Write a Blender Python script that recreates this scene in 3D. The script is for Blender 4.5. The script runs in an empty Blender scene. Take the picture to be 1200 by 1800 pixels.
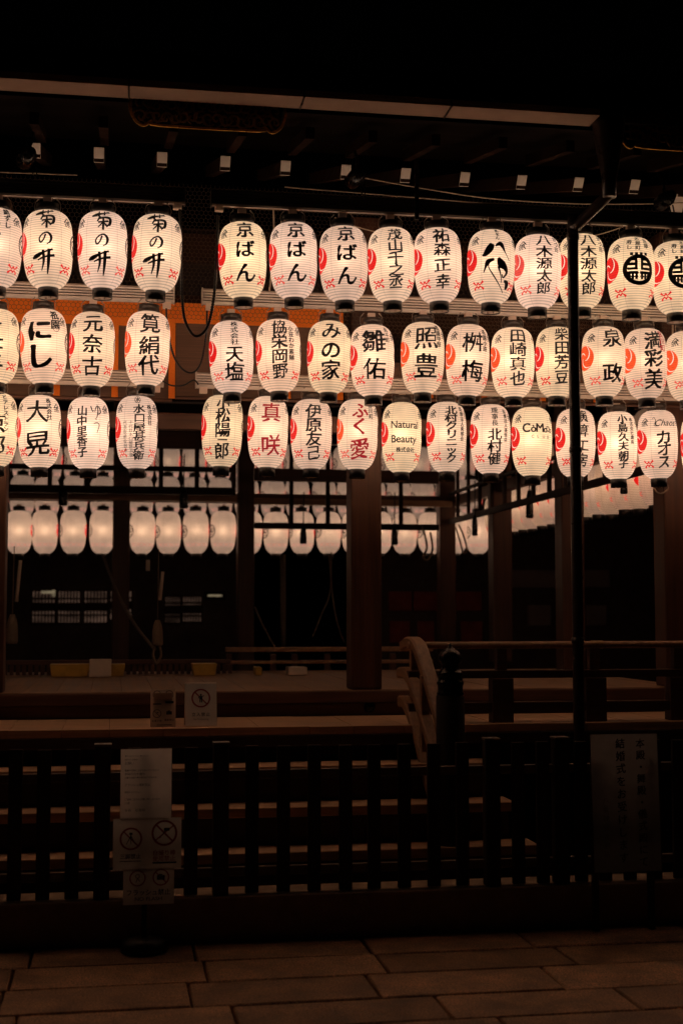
import bpy, bmesh, math, random
from mathutils import Vector, Matrix, Euler, noise
R = math.radians
rnd = random.Random(7)
scene = bpy.context.scene
COL = scene.collection

# ------------------------------------------------------------------ camera, world, exposure
YAW, PITCH, EYE, F = R(9.5), R(4.17), 1.5, 2400.0
cd = bpy.data.cameras.new('camera')
cam = bpy.data.objects.new('camera', cd); COL.objects.link(cam)
cam.location = (0, 0, EYE)
cam.rotation_euler = (R(90) + PITCH, 0, -YAW)
cd.sensor_fit = 'HORIZONTAL'; cd.sensor_width = 24.0; cd.lens = 48.0
cd.clip_start = 0.1; cd.clip_end = 500
cd.dof.use_dof = True; cd.dof.focus_distance = 7.4; cd.dof.aperture_fstop = 2.2
scene.camera = cam

world = bpy.data.worlds.new("World"); scene.world = world
world.use_nodes = True
wn = world.node_tree.nodes; wl = world.node_tree.links
bg = wn['Background']; bg.inputs['Strength'].default_value = 0.004
sky = wn.new('ShaderNodeTexSky'); sky.sky_type = 'NISHITA'; sky.sun_disc = False
sky.sun_elevation = R(-4); sky.sun_rotation = R(200)
wl.new(sky.outputs[0], bg.inputs['Color'])

vs = scene.view_settings
vs.view_transform = 'Standard'; vs.look = 'None'; vs.exposure = 0.32; vs.gamma = 1.0
vs.use_curve_mapping = False
scene.cycles.max_bounces = 7; scene.cycles.diffuse_bounces = 4
scene.cycles.transparent_max_bounces = 8
scene.cycles.use_denoising = True
scene.cycles.sample_clamp_indirect = 3.0
scene.cycles.caustics_reflective = False; scene.cycles.caustics_refractive = False

PAPER_EMIT = 0.26        # glow of the lit paper
BULB_W = 0.70            # watt of the bulb inside each lantern

CAMROT = Euler((R(90) + PITCH, 0, -YAW)).to_matrix()
def at(px, py, Y):
    """World point on the vertical plane at depth Y that the photo shows at (px, py)."""
    d = CAMROT @ Vector(((px - 600) / F, (900 - py) / F, -1.0))
    t = Y / d.y
    return Vector((d.x * t, Y, EYE + d.z * t))
def atx(px, X):
    d = CAMROT @ Vector(((px - 600) / F, 0, -1.0))
    return X * d.y / d.x

# ------------------------------------------------------------------ materials
M = {}
class NT:
    def __init__(s, name):
        s.m = bpy.data.materials.new(name); s.m.use_nodes = True
        s.t = s.m.node_tree; s.n = s.t.nodes; s.l = s.t.links
        s.b = s.n['Principled BSDF']; s.out = s.n['Material Output']
        M[name] = s.m
    def node(s, typ, **kw):
        n = s.n.new(typ)
        for k, v in kw.items(): setattr(n, k, v)
        return n
    def link(s, a, b): s.l.new(a, b)
    def math(s, op, a, b=None, c=None):
        n = s.n.new('ShaderNodeMath'); n.operation = op
        for i, v in enumerate((a, b, c)):
            if v is None: continue
            if isinstance(v, (int, float)): n.inputs[i].default_value = v
            else: s.l.new(v, n.inputs[i])
        return n.outputs[0]
    def maprange(s, v, a, b, c, d):
        n = s.n.new('ShaderNodeMapRange')
        s.l.new(v, n.inputs[0])
        for i, x in enumerate((a, b, c, d)): n.inputs[i + 1].default_value = x
        return n.outputs[0]
    def coord(s, scale=(1, 1, 1)):
        tc = s.n.new('ShaderNodeTexCoord'); mp = s.n.new('ShaderNodeMapping')
        mp.inputs['Scale'].default_value = scale
        s.l.new(tc.outputs['Object'], mp.inputs['Vector'])
        return mp.outputs[0]
    def noise(s, vec, scale=5, detail=4, rough=0.6):
        n = s.n.new('ShaderNodeTexNoise'); s.l.new(vec, n.inputs['Vector'])
        n.inputs['Scale'].default_value = scale; n.inputs['Detail'].default_value = detail
        n.inputs['Roughness'].default_value = rough
        return n.outputs['Fac']
    def ramp(s, fac, stops):
        n = s.n.new('ShaderNodeValToRGB'); s.l.new(fac, n.inputs[0])
        e = n.color_ramp.elements
        while len(e) < len(stops): e.new(0.5)
        for i, (p, c) in enumerate(stops):
            e[i].position = p; e[i].color = (*c, 1)
        return n.outputs[0]
    def bump(s, h, strength=0.3, dist=0.01):
        n = s.n.new('ShaderNodeBump'); s.l.new(h, n.inputs['Height'])
        n.inputs['Strength'].default_value = strength; n.inputs['Distance'].default_value = dist
        s.l.new(n.outputs[0], s.b.inputs['Normal'])

def plain(name, col, rough=0.6, metal=0.0, var=0.25, scale=8, bump=0.1):
    t = NT(name); v = t.coord()
    f = t.noise(v, scale, 5)
    c0 = tuple(x * (1 - var) for x in col); c1 = tuple(min(1, x * (1 + var)) for x in col)
    t.link(t.ramp(f, [(0.3, c0), (0.7, c1)]), t.b.inputs['Base Color'])
    t.link(t.maprange(t.noise(v, scale * 3, 3), 0.3, 0.7, max(0.05, rough - 0.12), min(1, rough + 0.12)), t.b.inputs['Roughness'])
    t.b.inputs['Metallic'].default_value = metal
    if bump: t.bump(t.noise(v, scale * 8, 4), bump, 0.004)
    return t.m
def wood(name, col, axis='z', rough=0.55, var=0.45):
    t = NT(name)
    if max(col) < .04: t.b.inputs['Specular IOR Level'].default_value = 0.12      # very dark timber: weaker specular
    s = {'x': (0.6, 14, 14), 'y': (14, 0.6, 14), 'z': (14, 14, 0.6)}[axis]
    v = t.coord(s); f = t.noise(v, 2.2, 7, 0.65)
    big = t.noise(t.coord(), 2.0, 3)
    mix = t.math('ADD', t.math('MULTIPLY', f, 0.7), t.math('MULTIPLY', big, 0.3))
    c0 = tuple(x * (1 - var) for x in col); c1 = tuple(x * (1 + var) for x in col)
    t.link(t.ramp(mix, [(0.34, c0), (0.66, c1)]), t.b.inputs['Base Color'])
    t.link(t.maprange(f, 0.3, 0.7, rough - 0.1, rough + 0.15), t.b.inputs['Roughness'])
    t.bump(f, 0.25, 0.004)
    return t.m

wood('wood_column', (0.085, 0.031, 0.015), 'z', 0.5)
wood('wood_beam', (0.10, 0.043, 0.025), 'x', 0.55)
wood('wood_beam_deep', (0.14, 0.062, 0.036), 'y', 0.55)
wood('wood_pale_beam', (0.36, 0.20, 0.12), 'x', 0.6)
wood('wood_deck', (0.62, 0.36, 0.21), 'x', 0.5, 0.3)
wood('wood_floor', (0.38, 0.21, 0.12), 'y', 0.62, 0.3)
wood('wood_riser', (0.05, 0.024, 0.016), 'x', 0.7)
wood('wood_handrail', (0.34, 0.18, 0.10), 'y', 0.5, 0.4)
wood('wood_fence', (0.038, 0.024, 0.018), 'z', 0.6)
wood('wood_fence_rail', (0.16, 0.11, 0.085), 'x', 0.4)
wood('wood_eave', (0.038, 0.017, 0.010), 'x', 0.6)
wood('wood_black', (0.009, 0.005, 0.004), 'x', 0.8)  # near-black timber of the eave boards
wood('wood_rafter', (0.03, 0.015, 0.010), 'y', 0.6)
wood('wood_dark', (0.035, 0.018, 0.012), 'x', 0.6)
plain('white_paint', (0.86, 0.78, 0.70), 0.7, 0, 0.08, 12)
plain('black_lacquer', (0.012, 0.010, 0.010), 0.3, 0, 0.2, 10, 0.05)
plain('black_bronze', (0.03, 0.025, 0.022), 0.28, 0.9, 0.3, 14, 0.05)
plain('rubber', (0.012, 0.011, 0.011), 0.45, 0, 0.2, 20)
plain('pipe_paint', (0.042, 0.028, 0.022), 0.34, 0, 0.3, 6, 0.06)
plain('gutter_metal', (0.48, 0.33, 0.25), 0.6, 0.0, 0.12, 3, 0.08)
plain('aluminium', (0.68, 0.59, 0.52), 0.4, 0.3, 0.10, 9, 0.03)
plain('rail_face_shaded', (0.075, 0.06, 0.05), 0.4, 0.3, 0.2, 9, 0.03)  # the rails' aluminium with the unlit top row's shade put into its colour
plain('block_plastic', (0.86, 0.66, 0.54), 0.5, 0, 0.08, 20)
plain('socket_brown', (0.16, 0.085, 0.045), 0.6, 0, 0.1, 20, 0)
plain('steel_wire', (0.35, 0.30, 0.27), 0.35, 0.8, 0.2, 20, 0)
plain('net_wire', (0.10, 0.065, 0.045), 0.5, 0.3, 0.2, 20, 0)
plain('rope', (0.52, 0.40, 0.30), 0.85, 0, 0.2, 40, 0.3)
plain('rope_dim', (0.20, 0.14, 0.10), 0.85, 0, 0.2, 40, 0.3)  # same rope, the dimness inside the stage put into its colour
plain('brass', (0.55, 0.30, 0.08), 0.35, 0.9, 0.35, 18, 0.15)
plain('brass_dull', (0.34, 0.19, 0.08), 0.5, 0.25, 0.4, 22, 0.2)
plain('roof_bark', (0.012, 0.009, 0.007), 0.9, 0, 0.3, 6, 0.4)
plain('kerb_stone', (0.29, 0.19, 0.12), 0.85, 0, 0.22, 12, 0.4)
plain('earth', (0.05, 0.04, 0.032), 0.95, 0, 0.3, 3, 0.4)
plain('hall_wall', (0.05, 0.03, 0.024), 0.8, 0, 0.3, 4)
plain('hall_plaster', (0.20, 0.15, 0.13), 0.85, 0, 0.12, 4)
plain('red_board', (0.20, 0.025, 0.017), 0.7, 0, 0.25, 6)
plain('gold_box', (0.62, 0.36, 0.06), 0.5, 0.1, 0.2, 10)
plain('card', (0.78, 0.62, 0.50), 0.8, 0, 0.06, 10)
plain('grey_board', (0.42, 0.37, 0.34), 0.75, 0, 0.10, 14, 0.1)
plain('ink', (0.010, 0.008, 0.008), 0.7, 0, 0.2, 40, 0)
plain('print_red', (0.34, 0.035, 0.025), 0.7, 0, 0.1, 30, 0)
plain('print_black', (0.018, 0.015, 0.015), 0.7, 0, 0.1, 30, 0)
plain('print_grey', (0.14, 0.11, 0.10), 0.7, 0, 0.1, 30, 0)

def emit_window(name, col, k):
    t = NT(name); f = t.noise(t.coord((1, 1, 3)), 4, 3)
    t.b.inputs['Base Color'].default_value = (0.1, 0.08, 0.06, 1)
    t.link(t.ramp(f, [(0.35, tuple(x * 0.25 for x in col)), (0.7, col)]), t.b.inputs['Emission Color'])
    t.b.inputs['Emission Strength'].default_value = k
emit_window('window_dim', (0.9, 0.52, 0.36), 0.085)
emit_window('window_spark', (0.9, 0.7, 0.42), 0.2)

def rib_factor(t, lo, width=0.45, pitch=0.0127):
    tc = t.node('ShaderNodeTexCoord'); sp = t.node('ShaderNodeSeparateXYZ')
    t.link(tc.outputs['Object'], sp.inputs[0])
    pp = t.math('DIVIDE', t.math('PINGPONG', sp.outputs[2], pitch / 2), pitch / 2)
    rib = t.maprange(pp, 0.0, width, lo, 1.0)
    return tc, sp, rib

# lit washi paper: gives off the lamp's light and lets the bulb inside shine through
t = NT('lantern_paper'); t.n.remove(t.b)
tc, sp, rib = rib_factor(t, 0.50, 0.55)
ang = t.math('ARCTAN2', sp.outputs[0], t.math('MULTIPLY', sp.outputs[1], -1))
seam = t.math('PINGPONG', t.math('ABSOLUTE', ang), R(38))
seamf = t.maprange(seam, R(36.9), R(37.8), 1.0, 0.70)
oi = t.node('ShaderNodeObjectInfo')
va = t.node('ShaderNodeVectorMath', operation='ADD'); t.link(tc.outputs['Object'], va.inputs[0]); t.link(t.math('MULTIPLY', oi.outputs['Random'], 37), va.inputs[1])
mot = t.maprange(t.noise(va.outputs[0], 8, 5), 0.28, 0.72, 0.84, 1.06)
fac = t.math('MULTIPLY', t.math('MULTIPLY', rib, seamf), mot)
def vmul(t, col, fac):
    n = t.node('ShaderNodeVectorMath', operation='SCALE')
    t.link(col, n.inputs[0]); t.link(fac, n.inputs['Scale']); return n.outputs[0]
pc = vmul(t, oi.outputs['Color'], fac)
em = t.node('ShaderNodeEmission'); t.link(pc, em.inputs['Color']); t.link(t.math('MULTIPLY', oi.outputs['Alpha'], PAPER_EMIT), em.inputs['Strength'])
tr = t.node('ShaderNodeBsdfTranslucent'); t.link(pc, tr.inputs['Color'])
df = t.node('ShaderNodeBsdfDiffuse'); t.link(pc, df.inputs['Color'])
fw = t.node('ShaderNodeBsdfRefraction'); fw.inputs['IOR'].default_value = 1.45; fw.inputs['Roughness'].default_value = 0.92   # forward scatter: the bulb's soft hot spot
t.link(pc, fw.inputs['Color'])
m0 = t.node('ShaderNodeMixShader'); m0.inputs[0].default_value = 0.095
t.link(tr.outputs[0], m0.inputs[1]); t.link(fw.outputs[0], m0.inputs[2])
mx = t.node('ShaderNodeMixShader'); mx.inputs[0].default_value = 0.25
t.link(m0.outputs[0], mx.inputs[1]); t.link(df.outputs[0], mx.inputs[2])
ad = t.node('ShaderNodeAddShader'); t.link(mx.outputs[0], ad.inputs[0]); t.link(em.outputs[0], ad.inputs[1])
tp = t.node('ShaderNodeBsdfTransparent'); tp.inputs['Color'].default_value = (1, 0.93, 0.86, 1)
mt = t.node('ShaderNodeMixShader'); mt.inputs[0].default_value = 0.22
t.link(ad.outputs[0], mt.inputs[1]); t.link(tp.outputs[0], mt.inputs[2])
t.link(mt.outputs[0], t.out.inputs['Surface'])

def glow_paint(name, col, k):
    """paint on the lit paper, with the backlight put into its emission"""
    t = NT(name); tc, sp, rib = rib_factor(t, 0.72)
    f = t.math('MULTIPLY', rib, t.maprange(t.noise(tc.outputs['Object'], 30, 3), 0.3, 0.7, 0.82, 1.08))
    rgb = t.node('ShaderNodeRGB'); rgb.outputs[0].default_value = (*col, 1)
    c = vmul(t, rgb.outputs[0], f)
    t.link(vmul(t, c, t.math('ADD', 0.25, 0)), t.b.inputs['Base Color']); t.link(c, t.b.inputs['Emission Color'])
    t.b.inputs['Emission Strength'].default_value = k; t.b.inputs['Roughness'].default_value = 0.8  # emission stands in for lantern light coming through the paint
glow_paint('paint_red', (0.72, 0.010, 0.008), 0.9)
glow_paint('paint_orange', (0.86, 0.075, 0.015), 0.9)
glow_paint('paint_crimson', (0.36, 0.008, 0.014), 0.8)
glow_paint('paint_faded', (0.80, .07, .05), 0.85)
glow_paint('paint_pale', (0.80, .36, .27), 0.75)
glow_paint('paint_white', (1, .80, .64), 0.75)
glow_paint('paint_pink', (0.80, 0.10, 0.07), 0.9)

t = NT('lantern_ring'); v = t.coord()
t.link(t.ramp(t.noise(v, 18, 4), [(0.3, (0.008, 0.007, 0.007)), (0.7, (0.03, 0.024, 0.022))]), t.b.inputs['Base Color'])
t.b.inputs['Roughness'].default_value = 0.38
t = NT('lantern_ring_clear'); v = t.coord()      # smoked plastic upper ring
t.link(t.ramp(t.noise(v, 18, 4), [(0.3, (0.030, 0.022, 0.019)), (0.7, (0.07, 0.05, 0.042))]), t.b.inputs['Base Color'])
t.b.inputs['Roughness'].default_value = 0.3

t = NT('orange_brocade'); v = t.coord()          # brocade edging of the blinds
vo = t.node('ShaderNodeTexVoronoi'); t.link(v, vo.inputs['Vector']); vo.inputs['Scale'].default_value = 70
t.link(t.ramp(vo.outputs['Distance'], [(0.1, (0.82, 0.18, 0.008)), (0.4, (0.97, 0.235, 0.010)), (0.7, (0.93, 0.21, 0.010))]), t.b.inputs['Base Color'])
t.b.inputs['Roughness'].default_value = 0.7; t.bump(vo.outputs['Distance'], 0.2, 0.003)
t = NT('bamboo_blind'); v = t.coord()
wv = t.node('ShaderNodeTexWave', wave_type='BANDS', bands_direction='Z'); t.link(v, wv.inputs['Vector'])
wv.inputs['Scale'].default_value = 60; wv.inputs['Distortion'].default_value = 0.4
n2 = t.noise(t.coord((1, 1, 40)), 3, 4)
f = t.math('MULTIPLY', t.maprange(wv.outputs['Fac'], 0, 1, 0.55, 1.0), t.maprange(n2, 0.3, 0.7, 0.75, 1.2))
rgb = t.node('ShaderNodeRGB'); rgb.outputs[0].default_value = (0.17, 0.085, 0.05, 1)
t.link(vmul(t, rgb.outputs[0], f), t.b.inputs['Base Color']); t.b.inputs['Roughness'].default_value = 0.6
t.bump(wv.outputs['Fac'], 0.4, 0.003)

t = NT('paving_stone'); v = t.coord()
at_ = t.node('ShaderNodeAttribute'); at_.attribute_name = 'slab'
nn = t.noise(v, 5, 6, 0.65); fine = t.noise(v, 120, 3)
f = t.math('MULTIPLY', t.maprange(nn, 0.3, 0.7, 0.5, 1.35), t.maprange(fine, 0.32, 0.68, 0.45, 1.45))
f = t.math('MULTIPLY', f, t.maprange(at_.outputs['Fac'], 0, 1, 0.66, 1.28))
rgb = t.node('ShaderNodeRGB'); rgb.outputs[0].default_value = (0.60, 0.335, 0.18, 1)
t.link(vmul(t, rgb.outputs[0], f), t.b.inputs['Base Color'])
t.link(t.maprange(nn, 0.3, 0.7, 0.36, 0.60), t.b.inputs['Roughness'])
t.bump(t.math('ADD', t.math('MULTIPLY', nn, 0.8), t.math('MULTIPLY', fine, 0.25)), 0.9, 0.016)

for pname, pcol in (('notice_paper', (0.80, 0.74, 0.68, 1)), ('notice_cloth', (0.22, 0.20, 0.19, 1))):   # thin, light passes through
  t = NT(pname); t.n.remove(t.b); v = t.coord()
  f = t.maprange(t.noise(v, 12, 4), 0.3, 0.7, 0.9, 1.05)
  rgb = t.node('ShaderNodeRGB'); rgb.outputs[0].default_value = pcol
  c = vmul(t, rgb.outputs[0], f)
  d1 = t.node('ShaderNodeBsdfDiffuse'); d2 = t.node('ShaderNodeBsdfTranslucent')
  t.link(c, d1.inputs[0]); t.link(c, d2.inputs[0])
  mx = t.node('ShaderNodeMixShader'); mx.inputs[0].default_value = 0.72
  t.link(d1.outputs[0], mx.inputs[1]); t.link(d2.outputs[0], mx.inputs[2]); t.link(mx.outputs[0], t.out.inputs['Surface'])

# ------------------------------------------------------------------ object helpers
ROOT = {}
def tag(o, label=None, cat=None, group=None, kind=None):
    if label: o['label'] = label
    if cat: o['category'] = cat
    if group: o['group'] = group
    if kind: o['kind'] = kind
    return o
def thing(name, label, cat, loc=(0, 0, 0), group=None):
    o = bpy.data.objects.new(name, None); COL.objects.link(o); o.location = loc
    o.empty_display_size = 0.1; ROOT[o] = Vector(loc)
    return tag(o, label, cat, group)
def link_mesh(name, me, parent=None):
    o = bpy.data.objects.new(name, me); COL.objects.link(o)
    if parent is not None:
        o.parent = parent; ROOT[o] = ROOT[parent]
    return o

class MB:
    """collects shapes in world coordinates and links them as one mesh object"""
    def __init__(s): s.bm = bmesh.new()
    def box(s, c, d, rot=None, bev=0.0, mi=0):
        m = Matrix.Translation(Vector(c))
        if rot is not None: m = m @ rot.to_4x4()
        m = m @ Matrix.Diagonal((*d, 1))
        r = bmesh.ops.create_cube(s.bm, size=1.0, matrix=m)
        vs_ = r['verts']; fs = list({f for v in vs_ for f in v.link_faces})
        for f in fs: f.material_index = mi
        if bev:
            es = list({e for v in vs_ for e in v.link_edges})
            bmesh.ops.bevel(s.bm, geom=es, offset=bev, segments=2, affect='EDGES', profile=0.6)
        return s
    def span(s, a, b, bev=0.0, mi=0):
        a = Vector(a); b = Vector(b)
        return s.box((a + b) / 2, [max(1e-4, abs(x)) for x in (b - a)], None, bev, mi)
    def lathe(s, c, prof, n=24, axis=None, mi=0, close=True):
        c = Vector(c); rings = []
        for r, z in prof:
            ring = []
            for k in range(n):
                a = 2 * math.pi * k / n
                p = Vector((r * math.cos(a), r * math.sin(a), z))
                if axis is not None: p = axis @ p
                ring.append(s.bm.verts.new(c + p))
            rings.append(ring)
        for a, b in zip(rings, rings[1:]):
            for k in range(n):
                f = s.bm.faces.new((a[k], a[(k + 1) % n], b[(k + 1) % n], b[k])); f.smooth = True; f.material_index = mi
        if close:
            for ring, rev in ((rings[0], True), (rings[-1], False)):
                f = s.bm.faces.new(ring[::-1] if rev else ring); f.material_index = mi
        return s
    def tube(s, pts, r, n=8, mi=0, rfun=None):
        pts = [Vector(p) for p in pts]; rings = []
        up = Vector((0, 0, 1)); prevn = None
        for i, p in enumerate(pts):
            d = (pts[min(i + 1, len(pts) - 1)] - pts[max(i - 1, 0)]).normalized()
            if prevn is None:
                x = d.cross(up)
                if x.length < 1e-3: x = d.cross(Vector((1, 0, 0)))
                x.normalize()
            else:
                x = (prevn - d * prevn.dot(d)).normalized()
            prevn = x; y = d.cross(x)
            rr = rfun(i) if rfun else (r[i] if isinstance(r, (list, tuple)) else r)
            rings.append([s.bm.verts.new(p + (x * math.cos(2 * math.pi * k / n) + y * math.sin(2 * math.pi * k / n)) * rr) for k in range(n)])
        for a, b in zip(rings, rings[1:]):
            for k in range(n):
                f = s.bm.faces.new((a[k], b[k], b[(k + 1) % n], a[(k + 1) % n])); f.smooth = True; f.material_index = mi
        s.bm.faces.new(rings[0]); s.bm.faces.new(rings[-1][::-1])
        return s
    def ribbon_bar(s, pts, w, h, side=Vector((1, 0, 0))):
        """rectangular bar along a path"""
        pts = [Vector(p) for p in pts]; rings = []
        for i, p in enumerate(pts):
            d = (pts[min(i + 1, len(pts) - 1)] - pts[max(i - 1, 0)]).normalized()
            u = side.cross(d).normalized()
            rings.append([s.bm.verts.new(p + side * (w / 2 * a) + u * (h / 2 * b)) for a, b in
                          ((-1, -.7), (-.7, -1), (.7, -1), (1, -.7), (1, .7), (.7, 1), (-.7, 1), (-1, .7))])
        for a, b in zip(rings, rings[1:]):
            for k in range(8):
                s.bm.faces.new((a[k], b[k], b[(k + 1) % 8], a[(k + 1) % 8]))
        s.bm.faces.new(rings[0]); s.bm.faces.new(rings[-1][::-1])
        return s
    def prism(s, poly, y0, y1, mi=0):
        """polygon in (x, z), extruded along y"""
        a = [s.bm.verts.new((x, y0, z)) for x, z in poly]; b = [s.bm.verts.new((x, y1, z)) for x, z in poly]
        n = len(poly)
        for f in [s.bm.faces.new(a), s.bm.faces.new(b[::-1])] + [s.bm.faces.new((a[k], b[k], b[(k + 1) % n], a[(k + 1) % n])) for k in range(n)]:
            f.material_index = mi
        return s
    def xprism(s, poly, x0, x1):
        """polygon in (y, z), extruded along x"""
        a = [s.bm.verts.new((x0, y, z)) for y, z in poly]; b = [s.bm.verts.new((x1, y, z)) for y, z in poly]
        n = len(poly)
        s.bm.faces.new(a); s.bm.faces.new(b[::-1])
        for k in range(n): s.bm.faces.new((a[k], b[k], b[(k + 1) % n], a[(k + 1) % n]))
        return s
    def build(s, name, mats, parent=None):
        bmesh.ops.recalc_face_normals(s.bm, faces=s.bm.faces)
        if parent is not None:
            bmesh.ops.translate(s.bm, verts=s.bm.verts, vec=-ROOT[parent])
        me = bpy.data.meshes.new(name); s.bm.to_mesh(me); s.bm.free()
        for m in ([mats] if isinstance(mats, str) else mats): me.materials.append(M[m])
        return link_mesh(name, me, parent)

def smooth_path(pts, per=8):
    """Catmull-Rom through points of any dimension"""
    P = [tuple(p) for p in pts]
    if len(P) < 3:
        a, b = P[0], P[-1]
        return [tuple(x + (y - x) * k / per for x, y in zip(a, b)) for k in range(per + 1)]
    Q = [P[0]] + P + [P[-1]]; out = []
    for i in range(1, len(Q) - 2):
        p0, p1, p2, p3 = Q[i - 1:i + 3]
        for k in range(per):
            u = k / per
            out.append(tuple(0.5 * (2 * b + (c - a) * u + (2 * a - 5 * b + 4 * c - d) * u * u + (3 * b - a - 3 * c + d) * u ** 3)
                             for a, b, c, d in zip(p0, p1, p2, p3)))
    out.append(P[-1]); return out

# ------------------------------------------------------------------ writing: glyph outlines with a brush's swelling and thinning
_G = {}
def glyph(ch, wt=0.018, amp=0.014, brush=True):
    key = (ch, wt, amp, brush)
    if key in _G: return _G[key]
    c = bpy.data.curves.new('glyph', 'FONT'); c.body = ch; c.size = 1.0
    o = bpy.data.objects.new('glyph', c); COL.objects.link(o)
    dg = bpy.context.evaluated_depsgraph_get()
    c.resolution_u = 3
    me = bpy.data.meshes.new_from_object(o.evaluated_get(dg))
    bpy.data.objects.remove(o); bpy.data.curves.remove(c)
    bm = bmesh.new(); bm.from_mesh(me); bpy.data.meshes.remove(me)
    bmesh.ops.remove_doubles(bm, verts=bm.verts, dist=1e-5)
    sd = (ord(ch[0]) * 0.37) % 50; bm.verts.index_update(); V = []
    for v in bm.verts:
        n = Vector((0, 0))
        for e in v.link_edges:
            if len(e.link_faces) != 1: continue
            a, b = e.verts; d = (b.co - a.co).to_2d(); l = d.length
            if l < 1e-6: continue
            m = Vector((d.y, -d.x)) / l
            c3 = e.link_faces[0].calc_center_median().to_2d() - a.co.to_2d()
            if m.dot(c3) > 0: m = -m
            n += m * min(l, .05)
        if n.length > 1e-6: n.normalize()
        w = wt + amp * noise.noise(v.co * 3.7 + Vector((sd, 0, 0))) * 1.6
        x, y = v.co.x + n.x * w * 1.15, v.co.y + n.y * w * .8
        if brush: y += 0.07 * (x - 0.5) + 0.02 * math.sin(5 * x + sd)
        V.append((x, y))
    Fc = [tuple(v.index for v in f.verts) for f in bm.faces]; bm.free()
    _G[key] = (V, Fc); return _G[key]

class Marks:
    """flat shapes in (u, v) metres, several materials"""
    def __init__(s): s.V = []; s.F = []; s.I = []; s.k = 0; s.D = []
    def add(s, V, Fc, mi):
        b = len(s.V); s.V += V; s.D += [s.k * 0.00004] * len(V)
        s.F += [tuple(b + i for i in f) for f in Fc]; s.I += [mi] * len(Fc); s.k = (s.k + 1) % 12
    def char(s, ch, cu, cv, size, mi=0, sx=1.0, wt=0.018, amp=0.014, brush=True, rot=0.0):
        V, Fc = glyph(ch, wt, amp, brush)
        ca, sa = math.cos(rot), math.sin(rot)
        out = []
        for x, y in V:
            x = (x - 0.5) * size * sx; y = (y - 0.37) * size
            out.append((cu + x * ca - y * sa, cv + x * sa + y * ca))
        s.add(out, Fc, mi)
    def line(s, text, cu, cv, size, mi=0, sx=1.0, wt=0.0, amp=0.0, shear=0.0):
        V, Fc = glyph(text, wt, amp, False)
        x0 = min(v[0] for v in V); x1 = max(v[0] for v in V)
        s.add([((x - (x0 + x1) / 2 + shear * y) * size * sx + cu, (y - 0.35) * size + cv) for x, y in V], Fc, mi)
    def stroke(s, pts, mi=0, per=8):
        """pts: (u, v, width)"""
        P = smooth_path(pts, per); L = []; Rr = []
        for i, (x, y, w) in enumerate(P):
            a = P[max(i - 1, 0)]; b = P[min(i + 1, len(P) - 1)]
            dx, dy = b[0] - a[0], b[1] - a[1]; l = math.hypot(dx, dy) or 1
            nx, ny = -dy / l, dx / l; w = max(w, 1e-4)
            L.append((x + nx * w / 2, y + ny * w / 2)); Rr.append((x - nx * w / 2, y - ny * w / 2))
        n = len(P)
        s.add(L + Rr, [(i, i + 1, n + i + 1, n + i) for i in range(n - 1)], mi)
    def strokes(s, box, lst, mi=0):
        """lst in unit coordinates, v downwards; box = (u0, v_top, u1, v_bottom)"""
        u0, v0, u1, v1 = box; W = abs(u1 - u0)
        for st in lst:
            s.stroke([(u0 + (u1 - u0) * x, v0 + (v1 - v0) * y, w * W * 1.35) for x, y, w in st], mi)
    def ring(s, cu, cv, r0, r1, mi=0, n=40, a0=0, a1=360, ku=1.0):
        V = []; Fc = []
        full = a1 - a0 >= 360
        m = n if full else n + 1
        for k in range(m):
            a = R(a0 + (a1 - a0) * k / n)
            V += [(cu + ku * r0 * math.cos(a), cv + r0 * math.sin(a)), (cu + ku * r1 * math.cos(a), cv + r1 * math.sin(a))]
        for k in range(n):
            j = (k + 1) % m
            Fc.append((2 * k, 2 * k + 1, 2 * j + 1, 2 * j))
        s.add(V, Fc, mi)
    def rect(s, u0, v0, u1, v1, mi=0):
        s.add([(u0, v0), (u1, v0), (u1, v1), (u0, v1)], [(0, 1, 2, 3)], mi)
    def poly(s, pts, mi=0): s.add(list(pts), [tuple(range(len(pts)))], mi)
    def mesh(s, name, mats, fn=None, step=None):
        bm = bmesh.new()
        lay = bm.verts.layers.float.new('d')
        vv = [bm.verts.new((x, 0, y)) for x, y in s.V]
        for v, d in zip(vv, s.D): v[lay] = d
        for f, mi in zip(s.F, s.I):
            try: bm.faces.new([vv[i] for i in f]).material_index = mi
            except ValueError: pass
        if step:
            us = [v.co.x for v in bm.verts]; zs = [v.co.z for v in bm.verts]
            for ax, lo, hi in ((0, min(us), max(us)), (2, min(zs), max(zs))):
                k = math.ceil(lo / step)
                while k * step < hi:
                    co = Vector((0, 0, 0)); co[ax] = k * step; no = Vector((0, 0, 0)); no[ax] = 1
                    bmesh.ops.bisect_plane(bm, geom=bm.verts[:] + bm.edges[:] + bm.faces[:], plane_co=co, plane_no=no, dist=1e-6)
                    k += 1
        for v in bm.verts:
            v.co = fn(v.co.x, v.co.z, v[lay]) if fn else Vector((v.co.x, -v[lay], v.co.z))
        me = bpy.data.meshes.new(name); bm.to_mesh(me); bm.free()
        for m in mats: me.materials.append(M[m])
        return me

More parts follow.
